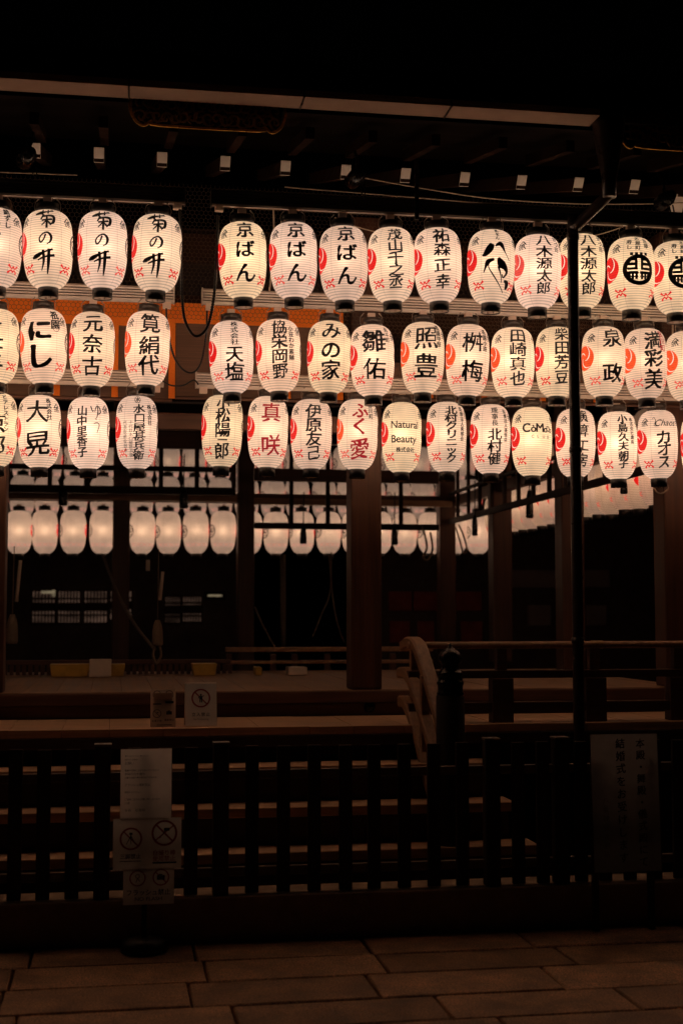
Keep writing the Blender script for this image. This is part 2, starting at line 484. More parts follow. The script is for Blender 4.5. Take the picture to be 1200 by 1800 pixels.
# ------------------------------------------------------------------ lantern kit
LR, CAPB, BH, CAPT = 0.126, 0.052, 0.415, 0.045
PROF = [(0, .40), (.012, .47), (.035, .585), (.07, .70), (.12, .80), (.18, .875), (.26, .935), (.36, .975), (.48, .995), (.58, 1.0),
        (.68, .995), (.77, .975), (.84, .935), (.89, .885), (.93, .81), (.96, .72), (.985, .61), (1.0, .47)]
def prof_r(z):
    t_ = min(1, max(0, (z - CAPB) / BH))
    for (a, ra), (b, rb) in zip(PROF, PROF[1:]):
        if t_ <= b: return LR * (ra + (rb - ra) * (t_ - a) / (b - a))
    return LR * PROF[-1][1]
def wrap(u, v, d):
    r = prof_r(v) + 0.0016 + d; a = u / LR
    return Vector((r * math.sin(a), -r * math.cos(a), v))
def vz(f): return CAPB + BH * (1 - f)      # fraction from the top of the paper -> height

def shade_mesh(name, n, fine):
    bm = bmesh.new(); rings = []
    ts = [k / fine for k in range(fine + 1)]
    ts = sorted(set([0.5 - 0.5 * math.cos(math.pi * x) * (1 if True else 0) for x in ts]))
    for tt in ts:
        z = CAPB + BH * tt; r = prof_r(z)
        rings.append([bm.verts.new((r * math.sin(2 * math.pi * k / n), -r * math.cos(2 * math.pi * k / n), z)) for k in range(n)])
    for a, b in zip(rings, rings[1:]):
        for k in range(n):
            bm.faces.new((a[k], a[(k + 1) % n], b[(k + 1) % n], b[k])).smooth = True
    me = bpy.data.meshes.new(name); bm.to_mesh(me); bm.free(); me.materials.append(M['lantern_paper']); return me
SHADE = shade_mesh('paper_shade', 36, 30); SHADE_FAR = shade_mesh('paper_shade_far', 20, 18)
def kit_mesh(fn, name, mats):
    mb = MB(); fn(mb); bmesh.ops.recalc_face_normals(mb.bm, faces=mb.bm.faces)
    me = bpy.data.meshes.new(name); mb.bm.to_mesh(me); mb.bm.free()
    for m in mats: me.materials.append(M[m])
    return me
rb = LR * 0.405; rt = LR * 0.475
BOT = kit_mesh(lambda m: m.lathe((0, 0, 0), [(rb - .006, .006), (rb - .006, 0), (rb, 0), (rb, CAPB), (rb - .008, CAPB + .002)], 28, close=False), 'bottom_ring', ['lantern_ring'])
PLATE = kit_mesh(lambda m: (m.lathe((0, 0, 0), [(.002, .0035), (rb - .0065, .0035), (rb - .0065, .008), (.002, .009)], 24),
                            m.lathe((.012, -.016, 0), [(.004, -.004), (.004, .0034)], 8), m.lathe((-.014, .01, 0), [(.005, -.003), (.005, .0034)], 8)), 'base_plate', ['aluminium'])
zt = CAPB + BH
TOP = kit_mesh(lambda m: m.lathe((0, 0, 0), [(rt - .01, zt - .004), (rt, zt - .002), (rt * .96, zt + CAPT), (rt * .96 - .005, zt + CAPT), (rt - .011, zt)], 28, close=False), 'top_ring', ['lantern_ring_clear'])
TOPD = TOP.copy(); TOPD.materials.clear(); TOPD.materials.append(M['lantern_ring'])  # blackened top ring: shade over the top row put into its colour
def block(top): return kit_mesh(lambda m: (m.box((0, 0, (zt + CAPT - .016 + top) / 2), (.042, .034, top - zt - CAPT + .016), bev=.003), m.lathe((0, 0, 0), [(.014, zt + .012), (.014, zt + CAPT - .014)], 12)), 'hanger_block', ['block_plastic'])
BLOCK = {1: block(.552), 2: block(.545), 3: block(.522), 0: block(.53)}
def bail(sgn): return kit_mesh(lambda m: m.tube([(sgn * .045, 0, zt + CAPT + .034), (sgn * .047, 0, zt + CAPT + .028), (sgn * .062, 0, zt + CAPT + .012), (sgn * .066, 0, zt + .03), (sgn * .06, 0, zt + .002)], .0016, 6,
                                              rfun=lambda i: (.004, .004, .0018, .0016, .0016)[i]), 'wire_bail', ['steel_wire'])
BAIL = [bail(-1), bail(1)]
SOCKET = kit_mesh(lambda m: m.lathe((0, 0, 0), [(.023, .01), (.023, CAPB + .08), (.016, CAPB + .092)], 14), 'socket', ['socket_brown'])

def tomoe(mk, cu, cv, r, mi):
    mk.ring(cu, cv, .0003, r, mi, 40)
    for k in range(3):
        a0 = 60 + 120 * k; P = []
        for j in range(10):
            q = j / 9; a = R(a0 + 130 * q); rr = r * (0.22 + 0.76 * q ** 1.3)
            P.append((cu + rr * math.cos(a), cv + rr * math.sin(a), r * (.035 + .06 * math.sin(3.1 * q))))
        mk.stroke(P, mi + 1, 3)
def ribbon(mk, cu, cv, k, mi):
    W = 0.046 * k
    for s in (-1, 1):
        mk.stroke([(cu - W, cv + s * .62 * W, .020 * k), (cu - .62 * W, cv + s * .30 * W, .010 * k), (cu - .3 * W, cv + s * .12 * W, .009 * k), (cu, cv + s * .40 * W, .012 * k), (cu + .3 * W, cv + s * .12 * W, .009 * k),
                   (cu + .62 * W, cv + s * .30 * W, .010 * k), (cu + W, cv + s * .62 * W, .020 * k)], mi, 5)
def small_crest(mk, cu, cv, mi):
    W = 0.027
    for st in ([(-1, -.1, .22), (-.2, .75, .2), (.2, .9, .15)], [(.1, .9, .2), (.6, .5, .22), (1, .1, .15)], [(-.8, .05, .15), (.7, .35, .22)], [(-.9, -.45, .2), (-.2, -.1, .15), (.6, -.05, .2)],
               [(-.5, -.9, .18), (-.1, -.3, .2), (.1, .4, .15)], [(.1, -.9, .2), (.25, -.2, .15)], [(.9, -.8, .2), (.5, -.3, .22), (.4, .2, .12)], [(-.9, -.9, .12), (-.6, -.5, .16)]):
        mk.stroke([(cu + x * W, cv + y * W, w * W) for x, y, w in st], mi, 4)
def side_crest(mk, cu, cv, r, mi):
    mk.ring(cu, cv, r * .84, r, mi, 30)
    for k in range(5):
        a = R(90 + 72 * k); x, y = cu + r * .47 * math.cos(a), cv + r * .47 * math.sin(a)
        mk.ring(x, y, r * .2, r * .32, mi, 12)
    mk.ring(cu, cv, 0.0005, r * .16, mi, 12)
def mark_mesh(name, mats, fn):
    mk = Marks(); fn(mk); return mk.mesh(name, mats, wrap, 0.02)
EMBLEM = [mark_mesh('round_emblem', [c, 'paint_white'], lambda m: tomoe(m, LR * R(-83), vz(.46), .074, 0)) for c in ('paint_red', 'paint_orange', 'paint_faded')]
SIDE = mark_mesh('side_crest', ['ink'], lambda m: side_crest(m, LR * R(95), vz(.46), .066, 0))
RIB = [[mark_mesh('ribbon_mark', [c], lambda m: ribbon(m, LR * R(d), vz(.80), .74, 0)) for d in (-50, 54)] for c in ('paint_red', 'paint_pink')]
SMALL = [mark_mesh('small_mark', ['ink'], lambda m: small_crest(m, LR * R(d), vz(.185), 0)) for d in (-58, 60)]
FRONT_MARKS = [[EMBLEM[e], SIDE] + RIB[r_] + SMALL for e, r_ in ((0, 0), (1, 1), (0, 1), (2, 1))]
BACK_MARKS = [mark_mesh('ribbon_mark', ['paint_pale'], lambda m: ribbon(m, LR * R(d), vz(.80), .55, 0)) for d in (-58, -29, 0, 29, 58)] + \
    [mark_mesh('side_crest', ['ink'], lambda m: side_crest(m, LR * R(-84), vz(.48), .066, 0)), mark_mesh('round_emblem', ['paint_red', 'paint_white'], lambda m: tomoe(m, LR * R(88), vz(.46), .07, 0))]
SIDE_MARKS = [mark_mesh('ribbon_mark', ['paint_pink'], lambda m: ribbon(m, LR * R(d), vz(.81), .6, 0)) for d in (-48, 8)] + BACK_MARKS[5:]

def lantern(loc, label, group, rz=0.0, mk=None, dark=False, crest=0, tint=(1, .80, .62), far=False, bulb=1.0, k=1.0, kz=None, row=0, glow=1.0, marks=None):
    o = thing('paper_lantern', label, 'lantern', loc, group)
    o.rotation_euler = (R(rnd.uniform(-1.6, 1.6)), R(rnd.uniform(-1.6, 1.6)), rz); e_ = rnd.uniform(.985, 1.015); o.scale = (k * e_, k * e_, (kz or k) * rnd.uniform(.99, 1.01))
    def p(name, me):
        c = bpy.data.objects.new(name, me); COL.objects.link(c); c.parent = o; return c
    sh = p('paper_shade', SHADE_FAR if far else SHADE); sh.color = (*tint, glow)
    p('top_ring', TOPD if dark else TOP); p('bottom_ring', BOT); p('hanger_block', BLOCK[row])
    if not far:
        p('base_plate', PLATE); p('wire_bail', BAIL[0]); p('wire_bail', BAIL[1]); p('socket', SOCKET)
    for me in (marks or FRONT_MARKS[crest]): p(me.name.split('.')[0], me)
    if mk is not None: p('lettering', mk)
    ld = bpy.data.lights.get('lantern_bulb_%.2f' % bulb)
    if ld is None:
        ld = bpy.data.lights.new('lantern_bulb_%.2f' % bulb, 'POINT'); ld.energy = BULB_W * bulb; ld.color = (1, .73, .49); ld.shadow_soft_size = 0.03
    l = bpy.data.objects.new('bulb', ld); COL.objects.link(l); l.parent = o; l.location = (0, 0, CAPB + BH * .54)
    return o

# ---- the writing on each front lantern -----------------------------------------------------------
W0 = dict(wt=0.020, amp=0.016)
def col(mk, text, u, v0, v1, size=None, mi=0, sx=1.0, wt=0.025, amp=0.024):
    n = len(text); pitch = (v1 - v0) / n
    h_ = size if size else pitch
    wt = wt + (.014 if h_ < .16 and wt > .006 else -.008 if h_ > .29 and wt < .03 else 0)
    sz = (size if size else pitch) * BH * .99
    if size and n > 1:
        cs = [v0 + size / 2 + (v1 - v0 - size) * k / (n - 1) for k in range(n)]
    else: cs = [v0 + pitch * (k + .5) for k in range(n)]
    for ch, c in zip(text, cs):
        mk.char(ch, u * LR + rnd.uniform(-.0015, .0015), vz(c), sz * rnd.uniform(.97, 1.03), mi, sx * 1.1 * rnd.uniform(.97, 1.05), wt, amp, rot=rnd.uniform(-.03, .03))
def small(mk, text, u, v0, v1, mi=0): col(mk, text, u, v0, v1, None, mi, 1.0, .020, .010)
def each(mk, items, mi=0, u=0.0, wt=.026):
    for ch, v0, v1 in items: col(mk, ch, u, v0, v1, None, mi, 1.0, wt)

def t_kiku(mk):
    b = lambda x0, y0, x1, y1: ((x0 - 255) / 130 * LR, vz((y0 - 98) / 422), (x1 - 255) / 130 * LR, vz((y1 - 98) / 422))
    mk.strokes(b(196, 110, 308, 222), [[(0, .3, .06), (.25, .22, .13), (.6, .14, .06), (1, .06, .09)], [(.35, 0, .06), (.38, .32, .08)], [(.68, 0, .06), (.66, .26, .07)],
        [(.45, .3, .09), (.3, .58, .05)], [(.42, .42, .06), (.7, .36, .08), (.93, .42, .11), (.9, .7, .10), (.76, .78, .04)],
        [(.35, .62, .06), (.85, .55, .08)], [(.6, .42, .07), (.58, 1, .08)], [(.58, .62, .06), (.35, .87, .04)], [(.6, .62, .05), (.8, .84, .09)]])
    mk.strokes(b(224, 248, 286, 310), [[(.52, .12, .12), (.35, .6, .1), (.1, .85, .12), (.0, .5, .1), (.3, .1, .1), (.7, 0, .13), (.97, .35, .17), (.88, .8, .12), (.6, 1, .06)]])
    mk.strokes(b(182, 335, 302, 468), [[(0, .38, .05), (.2, .30, .15), (.6, .12, .06), (.92, .02, .08)], [(.25, .45, .05), (.6, .33, .07), (1, .26, .09)],
        [(.5, .05, .09), (.52, .5, .08), (.4, .87, .03)], [(.76, 0, .1), (.73, .6, .1), (.68, 1, .04)]])
def t_kyoban(mk): each(mk, [('京', .03, .26), ('ば', .29, .53), ('ん', .58, .85)], wt=.024)
def t_hachi(mk):
    c = lambda L: [((x - 900) / 137 * LR, vz((y - 155) / 435), w / 137 * LR) for x, y, w in L]
    for L in ([(872, 262, 26), (858, 290, 42), (835, 322, 30), (815, 332, 8)], [(890, 275, 8), (922, 262, 28), (950, 310, 7), (980, 355, 5)], [(884, 355, 14), (850, 368, 28), (835, 400, 14), (823, 432, 6)],
              [(862, 365, 8), (852, 400, 6), (880, 450, 9), (920, 505, 6), (956, 545, 5)], [(908, 345, 16), (926, 378, 50), (952, 402, 34), (962, 430, 16), (940, 460, 9), (932, 440, 7)],
              [(908, 395, 14), (925, 450, 7), (930, 490, 5)], [(948, 478, 12), (972, 490, 30), (970, 525, 18)]): mk.stroke(c(L))
    small(mk, '帆をん', 0.02, .02, .19)
def t_crest(mk):
    cu, cv, r = 0.0, vz(.50), .088
    mk.ring(cu, cv, r * .73, r, 0, 48)
    for s in (-1, 1):
        for y0, y1, x1 in ((.58, .76, .5), (.27, .46, .66), (-.02, .15, .72)): mk.rect(cu + s * .10 * r, cv + y0 * r, cu + s * x1 * r, cv + y1 * r)
        mk.rect(cu + s * .10 * r, cv + .02 * r, cu + s * .26 * r, cv + .74 * r)
        mk.rect(cu + s * .05 * r, cv - .28 * r, cu + s * .72 * r, cv - .10 * r)
        for x in (.10, .32, .52): mk.rect(cu + s * x * r, cv - .62 * r, cu + s * (x + .15) * r, cv - .24 * r)
        mk.rect(cu + s * .05 * r, cv - .48 * r, cu + s * .62 * r, cv - .40 * r)
    for x in (-.45, -.15, .15, .45): mk.rect(cu + (x - .09) * r, cv + r * .93, cu + (x + .09) * r, cv + r * 1.13)
    small(mk, '木屋町', -.02, .02, .23); small(mk, '寿し', -.42, .07, .22); small(mk, '京華', .40, .05, .2)
def t_nishi(mk):
    each(mk, [('に', .17, .47), ('し', .48, .84)], u=-.12, wt=.045); small(mk, '祇園', .62, .04, .30)
    mk.strokes(((.50) * LR, vz(.16), .76 * LR, vz(.31)), [[(0, 0, .06), (1, 0, .06), (1, 1, .06), (0, 1, .06), (0, 0, .06)]])
def t_mizu(mk):
    mk.ring(0.0, vz(.065), .019, .0225, 0, 28); col(mk, '水', 0, .03, .10)
    col(mk, '水口屋甚兵衛', .08, .13, .90, .135, 0, 1.25, .016); small(mk, '株式会社', .62, .13, .42)
    col(mk, '十代目水口屋甚兵衛', -.32, .36, .86, None, 0, 1.1, .004, .008); col(mk, '代表取締役田中', -.62, .36, .80, None, 0, .9, .004, .008)
def t_yuu(mk):
    col(mk, '山中里香子', -.22, .14, .86, .15)
    mk.strokes((.20 * LR, vz(.12), .75 * LR, vz(.32)), [[(.0, .15, .08), (.15, .5, .06), (.25, .45, .05)], [(.35, .55, .05), (.5, .2, .06), (.8, .2, .08), (.9, .55, .07), (.65, .7, .05)], [(.62, 0, .05), (.65, .5, .08), (.5, 1, .05)]])
    mk.strokes((.30 * LR, vz(.32), .62 * LR, vz(.52)), [[(.3, 0, .1), (.55, .1, .08)], [(.1, .35, .08), (.7, .3, .1), (.95, .5, .1), (.6, 1, .06)]])
def t_como(mk):
    y = vz(.335)
    for ch, u, s, dy in (('C', -.52, .075, 0), ('ò', -.17, .062, -.004), ('M', .16, .075, 0), ('o', .47, .056, -.006), ('D', .66, .046, -.003), ('o', .82, .050, -.006)):
        V, Fc = glyph(ch, .03, .012, False); xs = [a for a, b_ in V]
        mk.add([((a - (min(xs) + max(xs)) / 2) * s + u * LR, y + dy + (b_ - .3) * s) for a, b_ in V], Fc, 0)
    for ch, u in zip('CLUB', (-.22, .06, .34, .62)): mk.char(ch, u * LR + .006, vz(.455), .026, 0, 1, .01, 0, False)
FRONT = {}
def spec(row, i, fn): FRONT[(row, i)] = fn
spec(1, 0, lambda m: (col(m, 'いづ重', -.2, .10, .86, None, 0, 1.1, .035), small(m, '鯖ずし', .55, .03, .30)))
for i in (1, 2, 3): spec(1, i, t_kiku)
for i in (4, 5, 6): spec(1, i, t_kyoban)
spec(1, 7, lambda m: col(m, '茂山千之丞', 0, .05, .88, .18, 0, 1.1))
spec(1, 8, lambda m: (col(m, '祐', 0, .04, .26, None, 0, 1.05), col(m, '森正幸', 0, .25, .88, .20, 0, 1.05)))
spec(1, 9, t_hachi)
for i in (10, 11): spec(1, i, lambda m: (col(m, '八木源太郎', 0, .03, .87, .175, 0, 1.15, .022), small(m, 'かづ司', .62, .05, .28)))
for i in (12, 13): spec(1, i, t_crest)
spec(2, 0, lambda m: col(m, '三玉', -.1, .2, .85))
spec(2, 1, t_nishi)
spec(2, 2, lambda m: each(m, [('元', .06, .31), ('奈', .34, .60), ('古', .62, .90)]))
spec(2, 3, lambda m: each(m, [('筧', .05, .34), ('絹', .36, .63), ('代', .62, .90)]))
spec(2, 4, lambda m: (col(m, '株式会社', 0, .03, .38, None, 0, 1.25, .008), each(m, [('天', .38, .62), ('塩', .62, .88)])))
spec(2, 5, lambda m: (col(m, '協栄岡野', 0, .03, .86, .215, 0, 1.0, .024), small(m, '小豆わか素麺', .55, .12, .60)))
spec(2, 6, lambda m: each(m, [('み', .04, .30), ('の', .32, .58), ('家', .58, .86)], wt=.025))
spec(2, 7, lambda m: (each(m, [('雛', .10, .43), ('佑', .50, .82)], u=-.05), small(m, '先斗町', .62, .06, .28)))
spec(2, 8, lambda m: (each(m, [('照', .09, .42), ('豊', .48, .83)], u=-.05, wt=.024), small(m, '祇園甲部', .60, .06, .38)))
spec(2, 9, lambda m: (each(m, [('桝', .13, .43), ('梅', .53, .84)], u=-.02), small(m, '祇園小路', .60, .08, .40)))
spec(2, 10, lambda m: col(m, '田崎真也', 0, .04, .88, .22, 0, 1.05, .022))
spec(2, 11, lambda m: (col(m, '柴田芳豆', 0, .02, .86, .215)))
spec(2, 12, lambda m: each(m, [('泉', .05, .34), ('政', .55, .84)], u=.05))
spec(2, 13, lambda m: (each(m, [('満', .06, .34), ('彩', .33, .60), ('美', .61, .90)]), small(m, '宮川町', .52, .05, .36, 1)))
spec(2, 14, lambda m: col(m, '多喜', 0, .1, .85))
spec(3, 0, lambda m: (small(m, 'ビアレストラン', .52, .04, .56), col(m, '京都', 0, .30, .9)))
spec(3, 1, lambda m: (each(m, [('大', .08, .41), ('晃', .51, .86)], wt=.024, u=-.02), small(m, '株式会社', .56, .05, .36)))
spec(3, 2, t_yuu); spec(3, 3, t_mizu)
spec(3, 4, lambda m: (each(m, [('小', .03, .23), ('松', .20, .42), ('陽', .40, .62), ('一', .58, .72), ('郎', .68, .92)])))
spec(3, 5, lambda m: each(m, [('真', .10, .40), ('咲', .56, .86)], 1))
spec(3, 6, lambda m: col(m, '伊原友己', 0, .09, .90, .215, 0, 1.05))
spec(3, 7, lambda m: (each(m, [('ふ', .06, .30), ('く', .28, .54), ('愛', .58, .88)], 1, wt=.025), small(m, '宮川町', .58, .06, .30)))
def t_natural(m):
    m.line('Natural', .004, vz(.34), .062, 0, 1.0, .022); m.line('Beauty', -.002, vz(.545), .062, 0, 1.0, .022); m.line('株式会社', .008, vz(.705), .032, 0, 1.0, .03)
spec(3, 8, t_natural)
spec(3, 9, lambda m: (col(m, '北村クリニック', 0, .07, .90, .135, 0, 1.35, .022), small(m, '医療法人美郁会', .62, .08, .58)))
spec(3, 10, lambda m: (col(m, '理事長', 0, .06, .34, None, 0, 1.1, .012), col(m, '北村健', 0, .36, .90, .19, 0, 1.15, .024), small(m, '医療法人美郁会', .62, .08, .56)))
spec(3, 11, t_como)
spec(3, 12, lambda m: col(m, '演算工房', 0, .03, .88, .2))
spec(3, 13, lambda m: (col(m, '小島久夫', 0, .05, .60, .145, 0, 1.1), col(m, '朝子', 0, .60, .86, .14, 0, 1.1), small(m, '株式会社廣島', .52, .10, .50)))
def t_chaos(m):
    m.line('Chaos', .012, vz(.20), .056, 0, 1.05, .010, 0, .45)
    m.stroke([(-.074, vz(.15), .003), (-.062, vz(.12), .003), (-.05, vz(.17), .004), (-.06, vz(.24), .003), (-.03, vz(.25), .002)])
    each(m, [('カ', .30, .53), ('オ', .47, .70), ('ス', .66, .88)], wt=.024)
spec(3, 14, t_chaos)
spec(3, 15, lambda m: col(m, '祇園', 0, .1, .85))

Y1, Y2, Y3 = 7.19, 7.47, 7.84
ROWS = {
 1: (Y1, [(-8, 522), (85, 524), (180, 525), (273, 529), (428, 541), (517, 541), (606, 546), (690, 547), (772, 548), (862, 550), (944, 558), (1022, 558), (1110, 562), (1188, 567)]),
 2: (Y2, [(-8, 690), (78, 691), (160, 696), (256, 694), (408, 707), (491, 705), (577, 707), (656, 712), (742, 707), (820, 712), (902, 714), (978, 713), (1062, 713), (1137, 716), (1210, 719)]),
 3: (Y3, [(-8, 836), (69, 838), (155, 840), (240, 840), (388, 836), (469, 838), (546, 840), (627, 841), (705, 846), (785, 845), (862, 848), (935, 852), (1011, 853), (1087, 857), (1158, 856), (1234, 860)])}
TEXT_LABEL = {  # what the writing looks like
 (1, 0): 'bold black characters and a small column', (1, 4): 'three black characters, first of three alike', (1, 5): 'three black characters, middle of three alike', (1, 6): 'three black characters, last of three alike',
 (1, 1): 'three cursive black characters, first of three alike', (1, 2): 'three cursive black characters, middle of three alike', (1, 3): 'three cursive black characters, beside the hanging cable',
 (1, 7): 'five black characters, first character grassy', (1, 8): 'four stacked black characters', (1, 9): 'abstract brush splashes instead of plain characters', (1, 10): 'five black characters, left of the downpipe', (1, 11): 'five black characters, crossed by the downpipe',
 (1, 12): 'round black crest, fully in frame', (1, 13): 'round black crest, cut by the photo edge',
 (2, 0): 'cut by the left photo edge', (2, 1): 'two very bold black kana', (2, 2): 'three big spaced black characters', (2, 3): 'three black characters beside the cable loop', (2, 4): 'four small characters above two big ones', (2, 5): 'four black characters and a thin side column',
 (2, 6): 'two kana above one big character', (2, 7): 'two big characters, second one airy', (2, 8): 'two dense big characters', (2, 9): 'two tree-like big characters', (2, 10): 'four square black characters', (2, 11): 'four characters half hidden by the downpipe',
 (2, 12): 'two characters set far apart', (2, 13): 'three characters and a small red column', (2, 14): 'cut by the right photo edge',
 (3, 0): 'cut by the left photo edge', (3, 1): 'two very big bold characters', (3, 2): 'two columns, the right one cursive', (3, 3): 'a circled character above crowded columns', (3, 4): 'five black characters right of the cable gap', (3, 5): 'two red characters',
 (3, 6): 'four evenly spaced black characters', (3, 7): 'three red characters', (3, 8): 'two lines of Latin letters', (3, 9): 'seven slanted black characters', (3, 10): 'three small above three big characters', (3, 11): 'one wide line of thin Latin letters', (3, 12): 'four characters half hidden by the downpipe',
 (3, 13): 'six small characters in one column', (3, 14): 'script Latin word above three kana', (3, 15): 'cut by the right photo edge'}
ROWNAME = {1: 'top', 2: 'middle', 3: 'bottom'}
TINTS = [(1, .81, .66), (1, .79, .64), (1, .82, .66), (.98, .78, .65), (1, .81, .63), (.98, .79, .67)]
WARM = {(1, 4), (1, 11), (1, 12), (2, 6), (2, 11), (3, 8), (3, 0), (3, 11), (2, 0), (1, 13), (3, 4)}
PINK = {(1, 10), (3, 2), (1, 2), (1, 5), (2, 4), (3, 3)}
ORNG = {(2, 1), (2, 3), (2, 8), (2, 9), (2, 10), (2, 12), (2, 13), (3, 7), (2, 14)}
_cache = {}
for row, (Y, L) in ROWS.items():
    for i, (px, py) in enumerate(L):
        fn = FRONT[(row, i)]
        mk = Marks(); fn(mk)
        me = mk.mesh('lettering', ['ink', 'paint_crimson'], wrap, 0.02)
        p = at(px, py, Y)
        tint = (1, .83, .61) if (row, i) in WARM else (.97, .79, .69) if (row, i) in PINK else TINTS[(row * 5 + i * 3) % 6]
        g = rnd.uniform(.93, 1.05); tint = tuple(x * g for x in tint)
        cr = 1 if (row, i) in ORNG else 3 if (row, i) == (1, 10) else 2 if (row, i) in PINK else 0
        lantern(p, 'lit paper lantern in the %s front row, %s' % (ROWNAME[row], TEXT_LABEL[(row, i)]), 'lanterns in the three front rows',
                R(rnd.uniform(-4, 4)), me, row == 1, cr, tint, False, rnd.choice((.85, 1.0, 1.2)), *{1: (1.03, .978), 2: (.975, .965), 3: (.945, .985)}[row], row)

for row, (Y, L) in ROWS.items():           # the rows run on past both photo edges
    a, b = at(*L[0], Y), at(*L[-1], Y)
    for k in range(1, 8):
        for side, base_, n_ in ((-1, a, 8), (1, b, 4)):
            if k >= n_: continue
            lantern((base_.x + side * .288 * k, Y, base_.z + rnd.uniform(-.01, .01)), 'lit paper lantern beyond the %s photo edge in the %s front row, place %s outward' % ('left' if side < 0 else 'right', ROWNAME[row], ('one', 'two', 'three', 'four', 'five', 'six', 'seven')[k - 1]),
                    'lanterns in the three front rows', R(rnd.uniform(-4, 4)), None, row == 1, 0, TINTS[k % 6], False, 1.0, *{1: (1.03, .978), 2: (.975, .965), 3: (.945, .985)}[row], row)
ORD = ['first', 'second', 'third', 'fourth', 'fifth', 'sixth', 'seventh', 'eighth', 'ninth', 'tenth', 'eleventh', 'twelfth', 'thirteenth', 'fourteenth', 'fifteenth', 'sixteenth', 'seventeenth', 'eighteenth', 'nineteenth', 'twentieth', 'twenty-first']
YB = 14.15
BACKX = [-15, 33, 79, 128, 178, 249, 296, 345, 391, 438, 485, 531, 577, 623, 667, 711, 755, 800, 840]
for row, dy, dz in ((3, 0, 0), (2, .32, .385), (1, .6, .78)):
    for i, px in enumerate(BACKX):
        g_ = rnd.uniform(.88, 1.0) * (1 if row == 3 else .78)
        p = at(px, 974, YB); p.y += dy; p.z += dz - .05
        lantern(p, '%s of the glowing lanterns counted rightward along the far side, %s row' % (ORD[i], ROWNAME[row]), 'lanterns along the far side of the stage',
                R(180 + rnd.uniform(-6, 6)) - R(172), None, True, 0, tuple(x * g_ for x in (.84, .67, .56)), True, .95 if row == 3 else .48, 1.05, glow=.5, marks=BACK_MARKS)
XR = 3.95
for row, dx, dz in ((3, 0, 0), (2, .34, .42)):
    for i in range(19):
        y = 13.75 - i * .30
        lantern((XR + dx, y, 2.235 + dz + rnd.uniform(-.01, .01)), '%s of the glowing lanterns from the back along the right side, %s row' % (ORD[i], ROWNAME[row]), 'lanterns along the right side of the stage',
                R(90 + 172 + rnd.uniform(-5, 5)), None, True, 0, tuple(x * rnd.uniform(.9, 1.0) for x in (.80, .61, .48)), True, .95 if row == 3 else .25, 1.02, glow=.36 if row == 3 else .15, marks=SIDE_MARKS)

# ------------------------------------------------------------------ lantern rails
def rail(label, x0, x1, ylip, Y, face, lip):
    """extruded channel; ylip = photo height of its lower edge at the photo's middle"""
    z = at(600, ylip, Y).z
    a = at(x0, ylip, Y).x; b = at(x1, ylip, Y).x
    o = thing('lantern_rail', label, 'rail', ((a + b) / 2, Y, z), 'metal rails the lanterns hang from')
    H = .088; yf = Y + .03
    prof = [(yf, z + .004)]
    for k in range(5):
        zz = z + .006 + (H - .012) * k / 5; st = (H - .012) / 5
        prof += [(yf - .012, zz + st * .06), (yf - .012, zz + st * .62), (yf + .010, zz + st * .66), (yf + .010, zz + st * .98)]
    prof += [(yf, z + H), (yf + .04, z + H), (yf + .04, z + .004)]
    MB().xprism(prof, a, b).build('channel', face, o)
    MB().span((a + .002, Y - .006, z - .010), (b - .002, Y + .012, z + .0035), .001).build('bottom_flange', lip, o)
    for e in (a, b):
        m = MB(); m.span((e - .003, yf - .014, z - .002), (e + .003, yf + .042, z + H + .002)); m.build('end_cap', face, o)
    if a > 0:
        MB().box((a + .04, Y, z - .022), (.045, .04, .034), bev=.003).build('cable_block', 'block_plastic', o)
    else:
        MB().box((b - .04, Y, z - .022), (.045, .04, .034), bev=.003).build('cable_block', 'block_plastic', o)
    return o
# heights follow the top of the lanterns' hanger blocks
rail('shade-darkened lantern rail under the eave, left of the cable gap, top row', -800, 325, 369, Y1, 'rail_face_shaded', 'aluminium')
rail('shade-darkened lantern rail under the eave, right of the cable gap, top row', 372, 1700, 369, Y1, 'rail_face_shaded', 'aluminium')
rail('bright ribbed lantern rail for the middle row, left of the cable gap', -800, 306, 541, Y2, 'aluminium', 'aluminium')
rail('bright ribbed lantern rail for the middle row, right of the cable gap', 356, 1700, 541, Y2, 'aluminium', 'aluminium')
rail('bright ribbed lantern rail for the bottom row, left of the cable gap', -800, 287, 686, Y3, 'aluminium', 'aluminium')
rail('bright ribbed lantern rail for the bottom row, right of the cable gap', 345, 1700, 686, Y3, 'aluminium', 'aluminium')

def cable(label, pts, r, coil=True, mat='rubber', name='cable'):
    P = smooth_path([tuple(at(x, y, Y)) for x, y, Y in pts], 40 if coil else 12)
    mb = MB()
    if coil:
        Q = []
        n = len(P)
        for i in range(n - 1):
            a, b = Vector(P[i]), Vector(P[i + 1])
            k = max(1, int((b - a).length / .004))
            for j in range(k): Q.append(a + (b - a) * j / k)
        mb.tube(Q, r, 7, rfun=lambda i: r * (1.18 if i % 3 == 0 else .82))
    else: mb.tube(P, r, 7)
    o = mb.build(name, mat)
    return tag(o, label, 'cable')
cable('thick black coiled cable looping down between the top lantern rails', [(316, 366, Y1), (319, 440, Y1), (320, 520, Y1), (326, 565, Y1), (343, 590, Y1), (364, 575, Y1), (376, 520, Y1), (381, 440, Y1), (383, 378, Y1)], .0085)
cable('thinner black coiled cable sagging between the middle lantern rails', [(292, 540, Y2), (296, 590, Y2), (310, 635, Y2), (333, 655, Y2), (352, 640, Y2), (362, 590, Y2), (364, 545, Y2)], .006)
cable('slack black cable sagging between the bottom lantern rails', [(284, 668, Y3), (300, 677, Y3), (322, 677, Y3), (340, 668, Y3), (349, 676, Y3)], .005)
